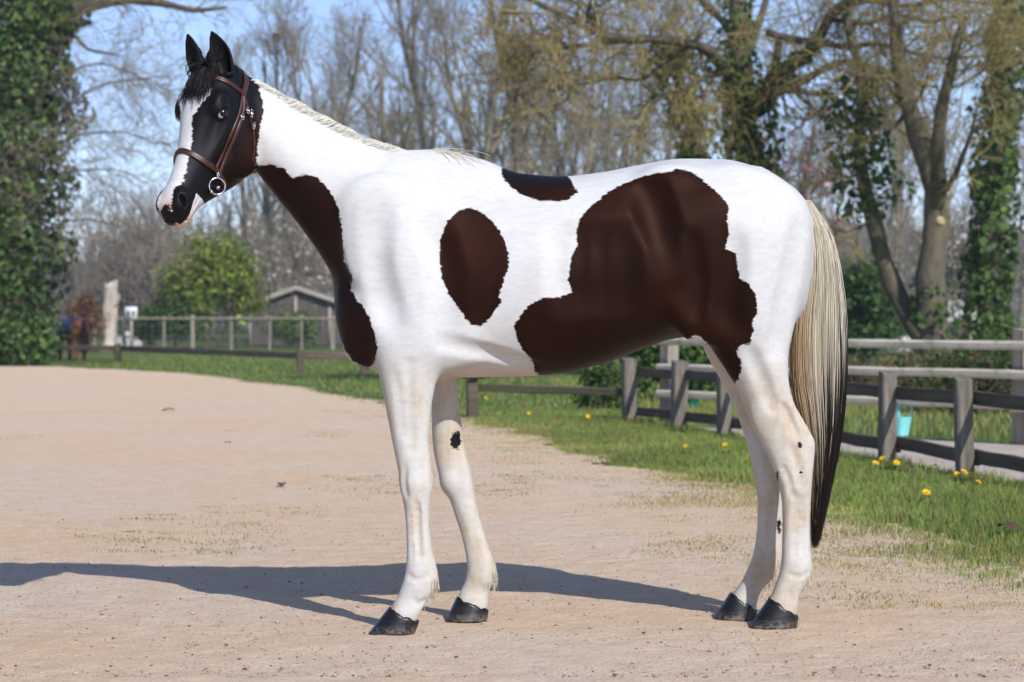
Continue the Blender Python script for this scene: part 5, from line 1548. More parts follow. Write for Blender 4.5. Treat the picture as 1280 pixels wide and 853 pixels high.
# a fallen brown leaf and some dung crumbs on the track
M_DEAD = mat_simple('dead_leaf', (0.10, 0.055, 0.03), 0.8, 0.2, noise=30)
for i, (px_, py_, s_, lab) in enumerate(((209, 514, 0.11, 'dark brown dead leaf lying alone on the far part of the track'), (285, 555, 0.05, 'small curled dead leaf on the track left of the chest'), (352, 608, 0.06, 'brown dead leaf beside worn tufts on the track'), (1262, 670, 0.09, 'dry tan leaf caught in the verge at the right'))):
    g = ground_at(px_, py_)
    V, F_ = [], []
    for a in range(5):
        for b in range(3):
            t = a / 4; w = math.sin(math.pi * (0.1 + 0.85 * t)) * 0.5
            V.append(((t - 0.5) * s_ * 1.6, (b - 1) * w * s_, 0.012 + 0.25 * s_ * abs(b - 1) * w + 0.12 * s_ * math.sin(t * 5)))
    F_ = np.array([[a * 3 + b, (a + 1) * 3 + b, (a + 1) * 3 + b + 1, a * 3 + b + 1] for a in range(4) for b in range(2)])
    o = link('dead_leaf', make_mesh('dead_leaf', V, F_, True), M_DEAD, None, (g[0], g[1], 0.0 if i < 3 else 0.03)); o.rotation_euler = (0, 0, rng.uniform(0, 6))
    tag(o, lab, 'leaf')
# ------------------------------------------------------------------ trees
rng = np.random.default_rng(5)
def resample(poly, k):
    return catmull(np.asarray(poly, float), k)
def unit(v): return v / (np.linalg.norm(v, axis=-1, keepdims=True) + 1e-9)
def grow(S, D, L, k, wig, trop=(0, 0, 0), curl=0.0):
    """branches as (n,k,3) points: start, direction, length; wiggle and tropism per step"""
    n = len(S); P = np.empty((n, k, 3)); P[:, 0] = S; d = unit(D)
    step = (L / (k - 1))[:, None]; tr = np.array(trop, float)
    for i in range(1, k):
        d = unit(d + rng.normal(0, wig, (n, 3)) + tr)
        P[:, i] = P[:, i - 1] + d * step
    return P
def spawn(P, m, t0, t1, ang, spread=0.25, flat=0.0):
    """m children on each branch; returns index of parent, place along it (0..1), start, direction"""
    n, k, _ = P.shape
    idx = np.repeat(np.arange(n), m)
    t = t0 + (t1 - t0) * rng.random(n * m)
    q = t * (k - 1); i = np.minimum(q.astype(int), k - 2); f = (q - i)[:, None]
    S = P[idx, i] * (1 - f) + P[idx, i + 1] * f
    T = unit(P[idx, i + 1] - P[idx, i])
    R = unit(np.cross(T, rng.normal(0, 1, (n * m, 3))))
    a = rng.normal(ang, spread, n * m)[:, None]
    D = T * np.cos(a) + R * np.sin(a)
    D[:, 2] *= (1 - flat)
    return idx, t, S, unit(D)
def radii(r0, r1, k): return r0[:, None] + (r1 - r0)[:, None] * np.linspace(0, 1, k)[None]
def branch_col(n, k, cols, var=0.15):
    c = np.array(cols)[rng.integers(0, len(cols), n)] * rng.uniform(1 - var, 1 + var, (n, 1))
    return np.repeat(c[:, None], k, 1)
def mat_bark(name, var=0.35, scale=9):
    m = N(name)
    c = m.attr('col', 'Color')
    p = m.mapped((1, 1, 0.35))
    f = m.noise(scale, 6, 0.65, p, 0.4)
    c = m.mix(1.0, c, m.ramp(f, [(0.3, (1 - var,) * 3), (0.7, (1 + var,) * 3)]), 'MULTIPLY')
    m.bsdf(Base_Color=c, Roughness=0.9, Specular_IOR_Level=0.15)
    m.bump(f, 0.8, 0.05)
    return m.m
M_BARK = mat_bark('bark')
M_TWIG = mat_vcol('twigs', 0.85, 0.15, 0.15, 6)
M_LEAF = mat_vcol('leaves', 0.5, 0.2, 0.18, 5, 0.35)
M_PETAL = mat_vcol('blossom', 0.6, 0.2, 0.08, 5, 0.35)

def leaves(mb, C, size, cols, up=0.3, aspect=0.62, out=None, var=0.2):
    n = len(C)
    nrm = rng.normal(0, 1, (n, 3)); nrm[:, 2] += up
    if out is not None: nrm = nrm * 0.7 + out * 1.4
    nrm = unit(nrm)
    u = unit(np.cross(nrm, rng.normal(0, 1, (n, 3)))); w = np.cross(nrm, u)
    s = size * np.clip(np.exp(rng.normal(-0.12, 0.38, n)), 0.35, 1.9)[:, None]
    V = np.stack([C - u * s * 0.5, C + w * s * 0.5 * aspect - u * s * 0.06 + nrm * s * 0.07, C + u * s * 0.5 - nrm * s * 0.08, C - w * s * 0.5 * aspect - u * s * 0.06 + nrm * s * 0.07], 1).reshape(-1, 3)
    c = np.array(cols)[rng.integers(0, len(cols), n)] * rng.uniform(1 - var, 1 + var, (n, 1))
    mb.add(V, np.arange(n)[:, None] * 4 + np.array([[0, 1, 2, 3]]), col=np.repeat(c, 4, 0))

IVY = [(0.045, 0.095, 0.020), (0.070, 0.135, 0.028), (0.105, 0.175, 0.040), (0.15, 0.23, 0.06), (0.030, 0.062, 0.016)]
HEDGE = [(0.045, 0.090, 0.020), (0.070, 0.125, 0.028), (0.10, 0.165, 0.040)]
SPRING = [(0.17, 0.24, 0.035), (0.24, 0.30, 0.05), (0.11, 0.18, 0.03), (0.30, 0.31, 0.06), (0.07, 0.12, 0.022)]
OAKTWIG = [(0.31, 0.26, 0.095), (0.22, 0.185, 0.080), (0.38, 0.31, 0.12), (0.16, 0.125, 0.070), (0.27, 0.19, 0.085)]
GREYTWIG = [(0.27, 0.225, 0.175), (0.21, 0.18, 0.15), (0.32, 0.26, 0.19), (0.24, 0.225, 0.14)]
BARKC = [(0.110, 0.092, 0.070)]

def limb_set(mb, limbs, D, k=14, moss=0.35):
    """limbs: list of (picture polyline [(px,py,ddepth)], start width px, end width px); returns arrays for spawning"""
    out = []
    for poly, w0, w1 in limbs:
        pts = np.array([at(p[0], p[1], D + (p[2] if len(p) > 2 else 0.0)) for p in poly])
        P = resample(pts, k); s = FPX / D
        r = np.linspace(w0, w1, k) / s / 2
        kn = 1 + 0.10 * np.sin(np.arange(k) * 2.3 + len(out))
        c = np.array(BARKC[0]) * rng.uniform(0.75, 1.2) * np.ones((k, 1)) + np.array([0.035, 0.035, 0.0]) * moss * rng.uniform(0, 1, (k, 1))
        mb.tube(P, r * kn, 9, col=c)
        out.append((P, r))
    return out

def twigs(mb, P, n_per, L, r, ang=0.9, lv=3, cols=OAKTWIG, wig=0.28, trop=(0, 0, 0.03), mult=(4, 4, 3), ratio=0.55, t0=0.15, kk=(7, 5, 4, 3)):
    """recursive twigs on the branches P"""
    idx, t, S, D = spawn(P, n_per, t0, 1.0, ang)
    Ls = L * rng.uniform(0.55, 1.25, len(S)); Rs = r * rng.uniform(0.7, 1.2, len(S))
    for lvl in range(lv):
        k = kk[lvl]
        Q = grow(S, D, Ls, k, wig, trop)
        strands(mb, Q, radii(Rs, Rs * (0.45 if lvl < lv - 1 else 0.3), k), branch_col(len(Q), k, cols), 4 if lvl == 0 and r > 0.03 else 3)
        if lvl == lv - 1: break
        idx, t, S, D = spawn(Q, mult[lvl], 0.2, 1.0, 0.75)
        Ls = Ls[idx] * ratio * rng.uniform(0.6, 1.3, len(S)) * (1.15 - 0.4 * t); Rs = np.maximum(Rs[idx] * (1 - 0.5 * t) * 0.58, 0.0055)
    return Q

def ivy_on(mb, P, r, n, thick, size=0.10, cols=IVY, t0=0.0, t1=1.0):
    k = len(P); q = (t0 + (t1 - t0) * rng.random(n)) * (k - 1); i = np.minimum(q.astype(int), k - 2); f = (q - i)[:, None]
    c = P[i] * (1 - f) + P[i + 1] * f; T = unit(P[i + 1] - P[i]); rr = (r[i] * (1 - f[:, 0]) + r[i + 1] * f[:, 0])
    o = unit(np.cross(T, rng.normal(0, 1, (n, 3))))
    lump = 0.25 + 1.5 * vnoise(np.arctan2(o[:, 1], o[:, 0]) * 1.3 + 7, c[:, 2] * 1.1 + c[:, 0], 3)
    C = c + o * (rr + thick * lump * rng.random(n) ** 0.5)[:, None]
    leaves(mb, C, size, cols, 0.3, 0.85, o)

# ---- the big oak behind the horse
def oak():
    D = 40.0
    root = empty('oak_tree', (at(935, 0, D)[0], CAM_Y + D, 0))
    tag(root, 'large mossy oak with spreading crooked limbs rising behind the croup of the horse', 'tree')
    off = -np.array(root.location)
    mb = MB()
    g = 398 + 1.1 * FPX / D
    main = limb_set(mb, [([(936, g + 6), (938, 380), (939, 300), (937, 210), (932, 160), (930, 120), (926, 80), (924, 40), (922, 0), (925, -60), (930, -130)], 46, 18),
        ([(938, 135), (958, 113, -.4), (975, 95, -.8), (1000, 75, -1.2), (1020, 55, -1.6), (1035, 25, -2), (1052, 8, -2.3), (1085, -8, -2.6), (1140, -30, -3)], 20, 8),
        ([(955, 112, -.4), (966, 88, -.6), (972, 62, -.8), (973, 44, -.9)], 13, 9),
        ([(957, 41, -.9), (990, 50, -1), (1030, 55, -1.2), (1060, 60, -1.4), (1092, 55, -1.6), (1130, 64, -1.8), (1180, 74, -2), (1230, 70, -2.2)], 10, 4),
        ([(940, 128, .2), (965, 118, .4), (985, 110, .6), (1010, 98, .8), (1040, 82, 1), (1065, 77, 1.2), (1092, 86, 1.4), (1128, 102, 1.6)], 14, 5),
        ([(965, 118, .4), (990, 113, .5), (1015, 117, .6), (1042, 122, .7), (1060, 137, .8), (1072, 152, .9)], 10, 4),
        ([(995, 118, .5), (1012, 133, .3), (1034, 152, .1)], 5, 3),
        ([(926, 118), (912, 100, -.6), (902, 84, -1.2), (888, 66, -1.8), (865, 55, -2.3), (830, 50, -2.8), (790, 50, -3.2), (748, 43, -3.6), (718, 27, -4), (688, 12, -4.4), (652, -4, -4.8)], 17, 5),
        ([(790, 50, -3.2), (745, 55, -3.0), (700, 61, -2.8), (668, 66, -2.6), (655, 92, -2.4), (643, 128, -2.2)], 8, 3),
        ([(905, 88, -1.2), (880, 98, -1.5), (850, 112, -1.8), (822, 118, -2.1), (800, 104, -2.3)], 9, 3),
        ([(860, 60, -2.3), (830, 80, -2.2), (800, 100, -2.0), (770, 98, -1.8), (725, 106, -1.6), (692, 108, -1.4)], 6, 2),
        ([(926, 60), (905, 30, .8), (880, 5, 1.5), (850, -25, 2.2)], 12, 6),
        ([(928, 75), (942, 45, .5), (954, 12, 1), (965, -30, 1.5)], 13, 7),
        ([(748, 43, -3.6), (735, 20, -3.8), (740, -5, -4)], 6, 3),
        ([(718, 27, -4), (690, 42, -4.2), (676, 60, -4.3)], 5, 2),
        ([(1040, 25, -2), (1080, 30, -2.3), (1120, 20, -2.6), (1165, 28, -2.9), (1210, 15, -3.2)], 8, 3),
        ([(1052, 8, -2.3), (1090, 2, -1.5), (1130, 8, -1), (1190, 0, -.5), (1260, 12, 0)], 9, 4)], D, 14)
    mb.v = [v + off for v in mb.v]
    mb.build('trunk', M_BARK, root, True)
    mb = MB()
    P = np.stack([p for p, r in main[1:]])
    twigs(mb, P[[0, 2, 3, 4, 14, 15]], 18, 1.25, 0.020, 1.0, 4, mult=(5, 4, 3), ratio=0.60, trop=(0, 0, 0.02), t0=0.08)
    twigs(mb, P[[6, 7, 8, 9, 10, 12, 13]], 19, 1.2, 0.020, 1.0, 4, mult=(5, 4, 3), ratio=0.60, trop=(0, 0, 0.0), t0=0.08)
    twigs(mb, P[[1, 5, 11]], 7, 1.1, 0.016, 0.9, 3, mult=(4, 4), ratio=0.6)
    mb.v = [v + off for v in mb.v]
    tag(mb.build('crown', M_TWIG, root), kind='stuff')
    mb = MB()
    tr, rr = main[0]
    ivy_on(mb, tr, rr, 3600, 0.26, 0.12, t0=0.0, t1=0.62)
    ivy_on(mb, tr, rr, 900, 0.14, 0.10, t0=0.55, t1=0.85)
    ivy_on(mb, main[1][0], main[1][1], 260, 0.10, 0.09, t1=0.5)
    ivy_on(mb, main[7][0], main[7][1], 300, 0.12, 0.09, t1=0.3)
    mb.v = [v + off for v in mb.v]
    tag(mb.build('ivy', M_LEAF, root), 'glossy ivy climbing the oak trunk', kind='stuff')
oak()

# ---- smaller ivy-clad stem to its left
def ivy_stem(label, D, poly, w0, w1, n, thick, size, twig=0):
    base = poly[0]
    root = empty('ivy_clad_tree', (at(base[0], 0, D)[0], CAM_Y + D, 0)); tag(root, label, 'tree'); off = -np.array(root.location)
    mb = MB(); L = limb_set(mb, [(poly, w0, w1)], D, 16); P, r = L[0]
    mb.v = [v + off for v in mb.v]; mb.build('trunk', M_BARK, root, True)
    if twig:
        mb = MB(); twigs(mb, P[None], twig, 1.6, 0.022, 0.9, 4, mult=(4, 4, 4), ratio=0.6, t0=0.40)
        mb.v = [v + off for v in mb.v]; tag(mb.build('crown', M_TWIG, root), kind='stuff')
    mb = MB(); ivy_on(mb, P, r, n, thick, size); mb.v = [v + off for v in mb.v]
    tag(mb.build('ivy', M_LEAF, root), kind='stuff')
    return root
ivy_stem('slim ivy covered stem just left of the oak trunk above the croup', 43.0, [(872, 478), (871, 380), (874, 260), (870, 200), (866, 150), (858, 118), (846, 90), (838, 50)], 26, 8, 2600, 0.42, 0.13, 14)
ivy_stem('straight trunk clothed in bright ivy near the right edge', 45.0, [(1238, 472), (1236, 400), (1238, 320), (1242, 250), (1248, 170), (1254, 100), (1260, 40), (1266, -40)], 34, 20, 5200, 0.30, 0.13, 26)

# ---- forked tree on the right
def forked():
    D = 36.0; root = empty('forked_tree', (at(1165, 0, D)[0], CAM_Y + D, 0))
    tag(root, 'grey tree forking low into two bare leaning stems behind the pale fence', 'tree'); off = -np.array(root.location)
    mb = MB()
    L = limb_set(mb, [([(1172, 486), (1170, 450), (1167, 420), (1165, 380), (1163, 330), (1171, 292), (1172, 255), (1168, 232), (1152, 185), (1139, 142), (1128, 110), (1122, 70), (1118, 20), (1110, -40)], 46, 12),
        ([(1160, 432), (1142, 405, .2), (1124, 374, .5), (1106, 330, .8), (1091, 272, 1), (1078, 220, 1.2), (1073, 170, 1.3), (1078, 122, 1.4), (1074, 82, 1.5), (1062, 48, 1.6), (1055, 0, 1.7)], 28, 10),
        ([(1171, 268), (1173, 225, -.4), (1172, 180, -.8), (1176, 140, -1), (1184, 105, -1.2), (1192, 70, -1.4), (1205, 20, -1.6)], 24, 9),
        ([(1174, 246, -.2), (1192, 222, -.6), (1203, 195, -1), (1213, 168, -1.3), (1222, 130, -1.6)], 10, 3),
        ([(1078, 215, 1.2), (1058, 222, .8), (1035, 215, .4)], 6, 2), ([(1090, 275, 1), (1060, 290, .7), (1038, 283, .3)], 5, 2),
        ([(1106, 170, 0), (1130, 145, .2), (1150, 120, .2), (1160, 95, .1)], 7, 4),
        ([(1128, 110), (1100, 90, -.4), (1075, 95, -.8), (1045, 85, -1.2)], 7, 3), ([(1139, 142), (1115, 118, .5), (1098, 80, .8), (1090, 30, 1)], 8, 3)], D, 16, 0.8)
    mb.v = [v + off for v in mb.v]; mb.build('trunk', M_BARK, root, True)
    c = at(1176, 276, D - 0.22) + off
    o = lathe_obj('cut_knot', [(0.0, 0.02), (0.055, 0.018), (0.075, 0.0), (0.085, -0.06)], mat_simple('cut_wood', (0.42, 0.33, 0.19), 0.8, 0.2, noise=20), tuple(c), root, 14, (math.radians(80), 0, 0.2))
    mb = MB(); P = np.stack([p for p, r in L])
    twigs(mb, P[[0, 1, 2]], 18, 1.2, 0.018, 0.95, 4, mult=(5, 4, 3), ratio=0.6, t0=0.55)
    twigs(mb, P[3:], 10, 0.9, 0.014, 0.95, 3, mult=(4, 4), ratio=0.6)
    mb.v = [v + off for v in mb.v]; tag(mb.build('crown', M_TWIG, root), kind='stuff')
    mb = MB(); ivy_on(mb, L[1][0], L[1][1], 900, 0.42, 0.12, HEDGE, 0.40, 0.78); ivy_on(mb, L[0][0], L[0][1], 350, 0.15, 0.10, HEDGE, 0.0, 0.25)
    mb.v = [v + off for v in mb.v]; tag(mb.build('ivy', M_LEAF, root), kind='stuff')
forked()

# ---- the ivy-smothered tree at the left edge
def left_tree():
    D = 54.0; root = empty('ivy_smothered_tree', (at(25, 0, D)[0], CAM_Y + D, 0))
    tag(root, 'thick tree smothered in dark ivy from root to crown at the left edge', 'tree'); off = -np.array(root.location)
    mb = MB()
    L = limb_set(mb, [([(-4, 462), (2, 400), (10, 300), (22, 200), (32, 120), (40, 60), (50, 0), (60, -60)], 70, 40),
        ([(50, 70), (68, 42, -.3), (86, 20, -.6), (112, 8, -.8), (150, 0, -1), (200, 4, -1.2), (246, 14, -1.4), (284, 10, -1.6)], 26, 3),
        ([(56, 20), (80, -2, .4), (110, -20, .8), (150, -30, 1)], 24, 8),
        ([(38, 175), (75, 143, -.6), (130, 106, -1), (175, 99, -1.4), (212, 95, -1.8)], 4, 1), ([(40, 120), (80, 95, -.8), (120, 80, -1), (165, 92, -1.2), (205, 120, -1.4)], 3.5, 1),
        ([(44, 240), (90, 215, -.7), (140, 212, -1), (190, 232, -1.3)], 3, 1), ([(44, 300), (95, 275, -.7), (140, 280, -1), (180, 300, -1.2)], 3, 1),
        ([(50, 90), (85, 55, -.5), (92, 45, -.6), (110, 62, -.8), (150, 70, -1)], 9, 2), ([(0, 200), (30, 190, -1.5), (75, 165, -1.8), (110, 170, -2)], 4, 1),
        ([(44, 205), (95, 170, .3), (150, 165, .5), (200, 180, .8), (235, 175, 1)], 3, 1)], D, 14)
    mb.v = [v + off for v in mb.v]; mb.build('trunk', M_BARK, root, True)
    mb = MB(); P = np.stack([p for p, r in L[3:]])
    twigs(mb, P, 22, 1.7, 0.010, 0.6, 3, cols=GREYTWIG, mult=(5, 4), ratio=0.62, trop=(0.03, 0, -0.05), t0=0.15)
    twigs(mb, L[1][0][None], 26, 1.3, 0.014, 0.8, 3, cols=OAKTWIG, mult=(4, 4), ratio=0.6, trop=(0.02, 0, -0.02), t0=0.3)
    mb.v = [v + off for v in mb.v]; tag(mb.build('crown', M_TWIG, root), kind='stuff')
    mb = MB(); tr, rr = L[0]
    ivy_on(mb, tr, rr * 0.9, 15000, 0.75, 0.15, IVY + [(0.028, 0.052, 0.014), (0.022, 0.042, 0.012), (0.10, 0.075, 0.04), (0.13, 0.22, 0.08)])
    ivy_on(mb, tr + np.array([-1.2, 0.3, 0]), rr, 5000, 0.9, 0.15)
    ivy_on(mb, L[1][0], L[1][1], 900, 0.3, 0.13, t1=0.32); ivy_on(mb, L[2][0], L[2][1], 1200, 0.4, 0.13)
    mb.v = [v + off for v in mb.v]; tag(mb.build('ivy', M_LEAF, root), kind='stuff')
left_tree()

# ---- bare background trees: a few shapes, each tree its own thing
def bare_tree(h, seed, upright, levels=(11, 5, 5, 4), stems=1):
    global rng
    keep = rng; rng = np.random.default_rng(seed)
    tb, cb = MB(), MB()
    trunks = []
    for s_ in range(stems):
        a = rng.uniform(0, 6.28); lean = 0.0 if stems == 1 else 0.16
        P = grow(np.array([[0.15 * math.cos(a) * (stems > 1), 0.15 * math.sin(a) * (stems > 1), -0.2]]), np.array([[lean * math.cos(a), lean * math.sin(a), 1.0]]), np.array([h * rng.uniform(0.72, 0.85)]), 12, 0.05, (0, 0, 0.03))
        r = np.linspace(0.0135 * h, 0.0035 * h, 12) / (1.0 if stems == 1 else 1.5)
        tb.tube(P[0], r, 8, col=np.tile(np.array([[0.20, 0.175, 0.135]]), (12, 1))); trunks.append(P[0])
    P = np.stack(trunks)
    idx, t, S, D = spawn(P, levels[0], 0.22, 0.97, 0.75 if not upright else 0.5)
    Ls = h * 0.36 * (1.15 - 0.75 * t) * rng.uniform(0.7, 1.2, len(S)); Rs = 0.0052 * h * (1.1 - 0.7 * t)
    trop = (0, 0, 0.10 if upright else 0.05); ks = (8, 6, 4, 3)
    for lv in range(4):
        k = ks[lv]; Q = grow(S, D, Ls, k, 0.13 + 0.05 * lv, trop)
        strands(cb, Q, radii(Rs, Rs * 0.4, k), branch_col(len(Q), k, GREYTWIG if seed % 2 else GREYTWIG + OAKTWIG[:2]), 3)
        if lv == 3: break
        idx, t, S, D = spawn(Q, levels[lv + 1], 0.15, 1.0, 0.62)
        Ls = Ls[idx] * 0.55 * rng.uniform(0.6, 1.25, len(S)) * (1.15 - 0.45 * t); Rs = np.maximum(Rs[idx] * (1 - 0.5 * t) * 0.55, 0.0068)
    rng = keep
    return tb.mesh('trunk', True), cb.mesh('crown')
VARIANTS = [bare_tree(18, 1, True, (19, 6, 5, 5)), bare_tree(17, 2, False, (17, 6, 5, 4)), bare_tree(16.5, 3, True, (8, 6, 5, 4), 3), bare_tree(15.5, 4, False, (16, 6, 5, 4))]
ROW = [  # px, distance, height scale, variant, label
    (318, 112, 0.95, 0, 'slim bare tree nearest the poll of the horse'), (352, 104, 1.06, 2, 'bare many-stemmed tree carrying a rook nest behind the ears'),
    (398, 108, 1.02, 0, 'upright bare tree above the crest of the neck, left of the middle'), (436, 100, 1.05, 2, 'bare clump with three stems above the middle of the mane'),
    (476, 112, 0.90, 1, 'low bare tree in the gap above the neck'), (505, 98, 1.0, 3, 'spreading bare tree above the base of the neck'),
    (545, 106, 1.15, 0, 'tall bare tree directly above the withers'), (585, 94, 1.12, 1, 'bare tree standing behind the withers with arching limbs'),
    (622, 104, 1.15, 2, 'bare three-stemmed tree left of the drooping oak limb'), (662, 96, 1.08, 0, 'bare tree behind the drooping oak limb above the back'),
    (700, 108, 1.05, 3, 'bare tree above the dark saddle patch'), (738, 98, 1.05, 2, 'bare clump right of the dark saddle patch'),
    (778, 106, 1.1, 0, 'bare tree above the loins of the horse'), (818, 98, 1.0, 1, 'bare tree left of the slim ivy stem'),
    (1010, 112, 0.75, 3, 'low bare tree seen beneath the right oak limbs'), (1110, 100, 0.85, 2, 'bare tree seen between the two forked stems'), (1205, 92, 0.85, 1, 'bare tree between the forked tree and the ivy trunk'), (1275, 104, 0.9, 0, 'bare tree at the far right edge'),
    (265, 128, 0.55, 3, 'low bare tree behind the bright green bush'), (215, 122, 0.42, 1, 'small bare tree left of the bright green bush'), (385, 118, 0.50, 1, 'small bare tree over the shed roof')]
rb = np.random.default_rng(77)
for px_, d_, sc_, v_, lab in ROW:
    o = empty('bare_tree', (at(px_, 0, d_)[0], CAM_Y + d_, 0)); tag(o, lab, 'tree', 'bare trees in the background')
    o.scale = (sc_ * 1.02, sc_ * 1.02, sc_); o.rotation_euler = (0, 0, rb.uniform(0, 6.28))
    link('trunk', VARIANTS[v_][0], M_BARK, o); link('crown', VARIANTS[v_][1], M_TWIG, o)['kind'] = 'stuff'
# the rook nest
nb2 = MB(); n = 260
dd = unit(rng.normal(0, 1, (n, 3))) * np.array([1, 1, 0.55]); S = dd * 0.20 * rng.uniform(0.6, 1, (n, 1))
T = unit(np.cross(dd, rng.normal(0, 1, (n, 3))))
strands(nb2, np.stack([S - T * 0.16, S, S + T * 0.16], 1), np.full((n, 3), 0.012), branch_col(n, 3, [(0.07, 0.055, 0.04), (0.10, 0.08, 0.055)]))
o = nb2.build('rook_nest', M_TWIG); o.location = tuple(at(346, 48, 103.0)); tag(o, 'dark round stick nest high in a bare tree behind the ears', 'nest')

# ---- bushes
def bush(name, label, c, rad, n, size, cols, clumps=60, cat='bush', group=None, stems=8, aspect=0.6, up=0.3, seed=0, hollow=0.35, parts=True):
    global rng
    keep = rng; rng = np.random.default_rng(900 + seed)
    root = empty(name, (c[0], c[1], 0)); tag(root, label, cat, group)
    rad = np.array(rad)
    d = unit(rng.normal(0, 1, (clumps, 3))); d[:, 2] = np.where(d[:, 2] < -0.45, -d[:, 2], d[:, 2])
    cc = d * (hollow + (1 - hollow) * rng.random((clumps, 1)) ** 0.5) * rad * rng.uniform(0.75, 1.12, (clumps, 1)) + np.array([0, 0, c[2]])
    cc[:, 2] = np.maximum(cc[:, 2], 0.05)
    per = n // clumps
    C = np.repeat(cc, per, 0) + rng.normal(0, 1, (clumps * per, 3)) * (rad.min() * 0.20)
    C[:, 2] = np.maximum(C[:, 2], 0.02)
    tone = np.repeat(rng.uniform(0.72, 1.28, (clumps, 1)), per, 0)
    mb = MB(); leaves(mb, C, size, cols, up, aspect, unit(C - np.array([0, 0, c[2]])) * 0.6)
    mb.a['col'][-1] = mb.a['col'][-1] * np.repeat(tone, 4, 0)
    tag(mb.build('foliage', M_LEAF, root), kind='stuff')
    mb = MB(); S = np.zeros((stems, 3)); S[:, :2] = rng.normal(0, rad[0] * 0.16, (stems, 2))
    tgt = cc[rng.integers(0, clumps, stems)]; L = np.linalg.norm(tgt - S, axis=1)
    Q = grow(S, tgt - S, L, 7, 0.10, (0, 0, 0.05))
    strands(mb, Q, radii(np.full(stems, 0.012 * L.mean() + 0.008), np.full(stems, 0.006), 7), branch_col(stems, 7, [(0.10, 0.085, 0.06)]), 5)
    twigs(mb, Q, 5, L.mean() * 0.35, 0.008, 0.7, 2, cols=[(0.13, 0.105, 0.075)], mult=(3,), kk=(4, 3))
    mb.build('stems', M_TWIG, root)
    rng = keep
    return root
p_ = at(266, 365, 84); bush('bamboo_bush', 'tall bright yellow-green bush left of the grey shed', (p_[0], p_[1], 1.9), (2.05, 1.6, 1.95), 11000, 0.20, SPRING, 110, aspect=0.35, seed=1)
p_ = at(222, 380, 83); bush('dark_bush', 'dark green lower bush against the left side of the bright bush', (p_[0], p_[1], 1.0), (0.95, 0.9, 1.1), 4200, 0.15, HEDGE, 50, seed=2)
p_ = at(365, 410, 84); bush('round_shrub', 'rounded green shrub in front of the shed wall', (p_[0], p_[1], 0.55), (0.95, 0.7, 0.85), 3600, 0.12, [(0.06, 0.115, 0.025), (0.10, 0.17, 0.035), (0.13, 0.19, 0.05)], 45, seed=3)
p_ = at(1088, 372, 55); bush('evergreen_hedge', 'dense clipped evergreen hedge right of the tail', (p_[0], p_[1], 1.05), (0.85, 1.0, 1.35), 7000, 0.13, [(0.035, 0.085, 0.022), (0.055, 0.12, 0.03), (0.085, 0.165, 0.045)], 70, seed=4)
p_ = at(1045, 385, 57); bush('evergreen_hedge', 'lower part of the evergreen hedge showing beside the tail', (p_[0], p_[1], 0.8), (0.85, 1.0, 1.0), 4200, 0.13, [(0.030, 0.07, 0.018), (0.05, 0.10, 0.025)], 50, seed=14)
p_ = at(752, 500, 27); bush('young_shrub', 'small dark green shrub left of the leftmost grey post', (p_[0], p_[1], 0.20), (0.30, 0.3, 0.42), 2200, 0.055, HEDGE + [(0.09, 0.15, 0.04)], 40, seed=5)
p_ = at(850, 455, 30); bush('laurel_bush', 'glossy laurel bush behind the low dark fence under the belly', (p_[0], p_[1], 0.55), (0.75, 0.6, 0.70), 4200, 0.10, IVY, 60, seed=6)
p_ = at(905, 470, 31); bush('laurel_bush', 'second laurel bush showing between the hind legs and the belly', (p_[0], p_[1], 0.45), (0.6, 0.5, 0.6), 2600, 0.10, IVY, 45, seed=7)
p_ = at(1215, 470, 26); bush('bramble', 'tangled bramble at the foot of the bright ivy trunk', (p_[0], p_[1], 0.30), (0.75, 0.5, 0.50), 2400, 0.06, HEDGE + [(0.12, 0.17, 0.04), (0.16, 0.11, 0.06)], 40, seed=8, stems=40)
p_ = at(1262, 455, 27); bush('bramble', 'leafy bramble against the pale post at the right edge', (p_[0], p_[1], 0.40), (0.55, 0.5, 0.60), 2600, 0.06, IVY, 45, seed=9, stems=24)
p_ = at(1150, 470, 30); bush('bramble', 'low brown bramble under the fork of the grey tree', (p_[0], p_[1], 0.2), (0.9, 0.5, 0.45), 1300, 0.06, [(0.16, 0.13, 0.06), (0.09, 0.10, 0.035), (0.2, 0.12, 0.07)], 30, seed=10, stems=50)
p_ = at(1075, 475, 31); bush('bramble', 'thin dry bramble right beside the tail behind the rails', (p_[0], p_[1], 0.15), (0.8, 0.5, 0.40), 800, 0.06, [(0.16, 0.13, 0.06), (0.10, 0.12, 0.035)], 24, seed=11, stems=50)
p_ = at(104, 375, 74); bush('red_leaved_shrub', 'reddish leaved shrub between the ivy tree and the bleached trunk', (p_[0], p_[1], 0.9), (0.75, 0.6, 1.0), 1800, 0.12, [(0.22, 0.10, 0.06), (0.30, 0.13, 0.09), (0.12, 0.10, 0.04)], 35, seed=12, stems=20)
p_ = at(190, 400, 86); bush('garden_shrub', 'small light green shrub behind the white sign', (p_[0], p_[1], 0.7), (0.8, 0.6, 0.9), 1900, 0.13, SPRING, 35, seed=13)
p_ = at(28, 425, 52); bush('ivy_mound', 'mound of pale ivy at the root of the smothered tree', (p_[0], p_[1], 0.5), (0.85, 0.6, 0.7), 2600, 0.14, IVY + [(0.12, 0.19, 0.09)], 45, seed=15)

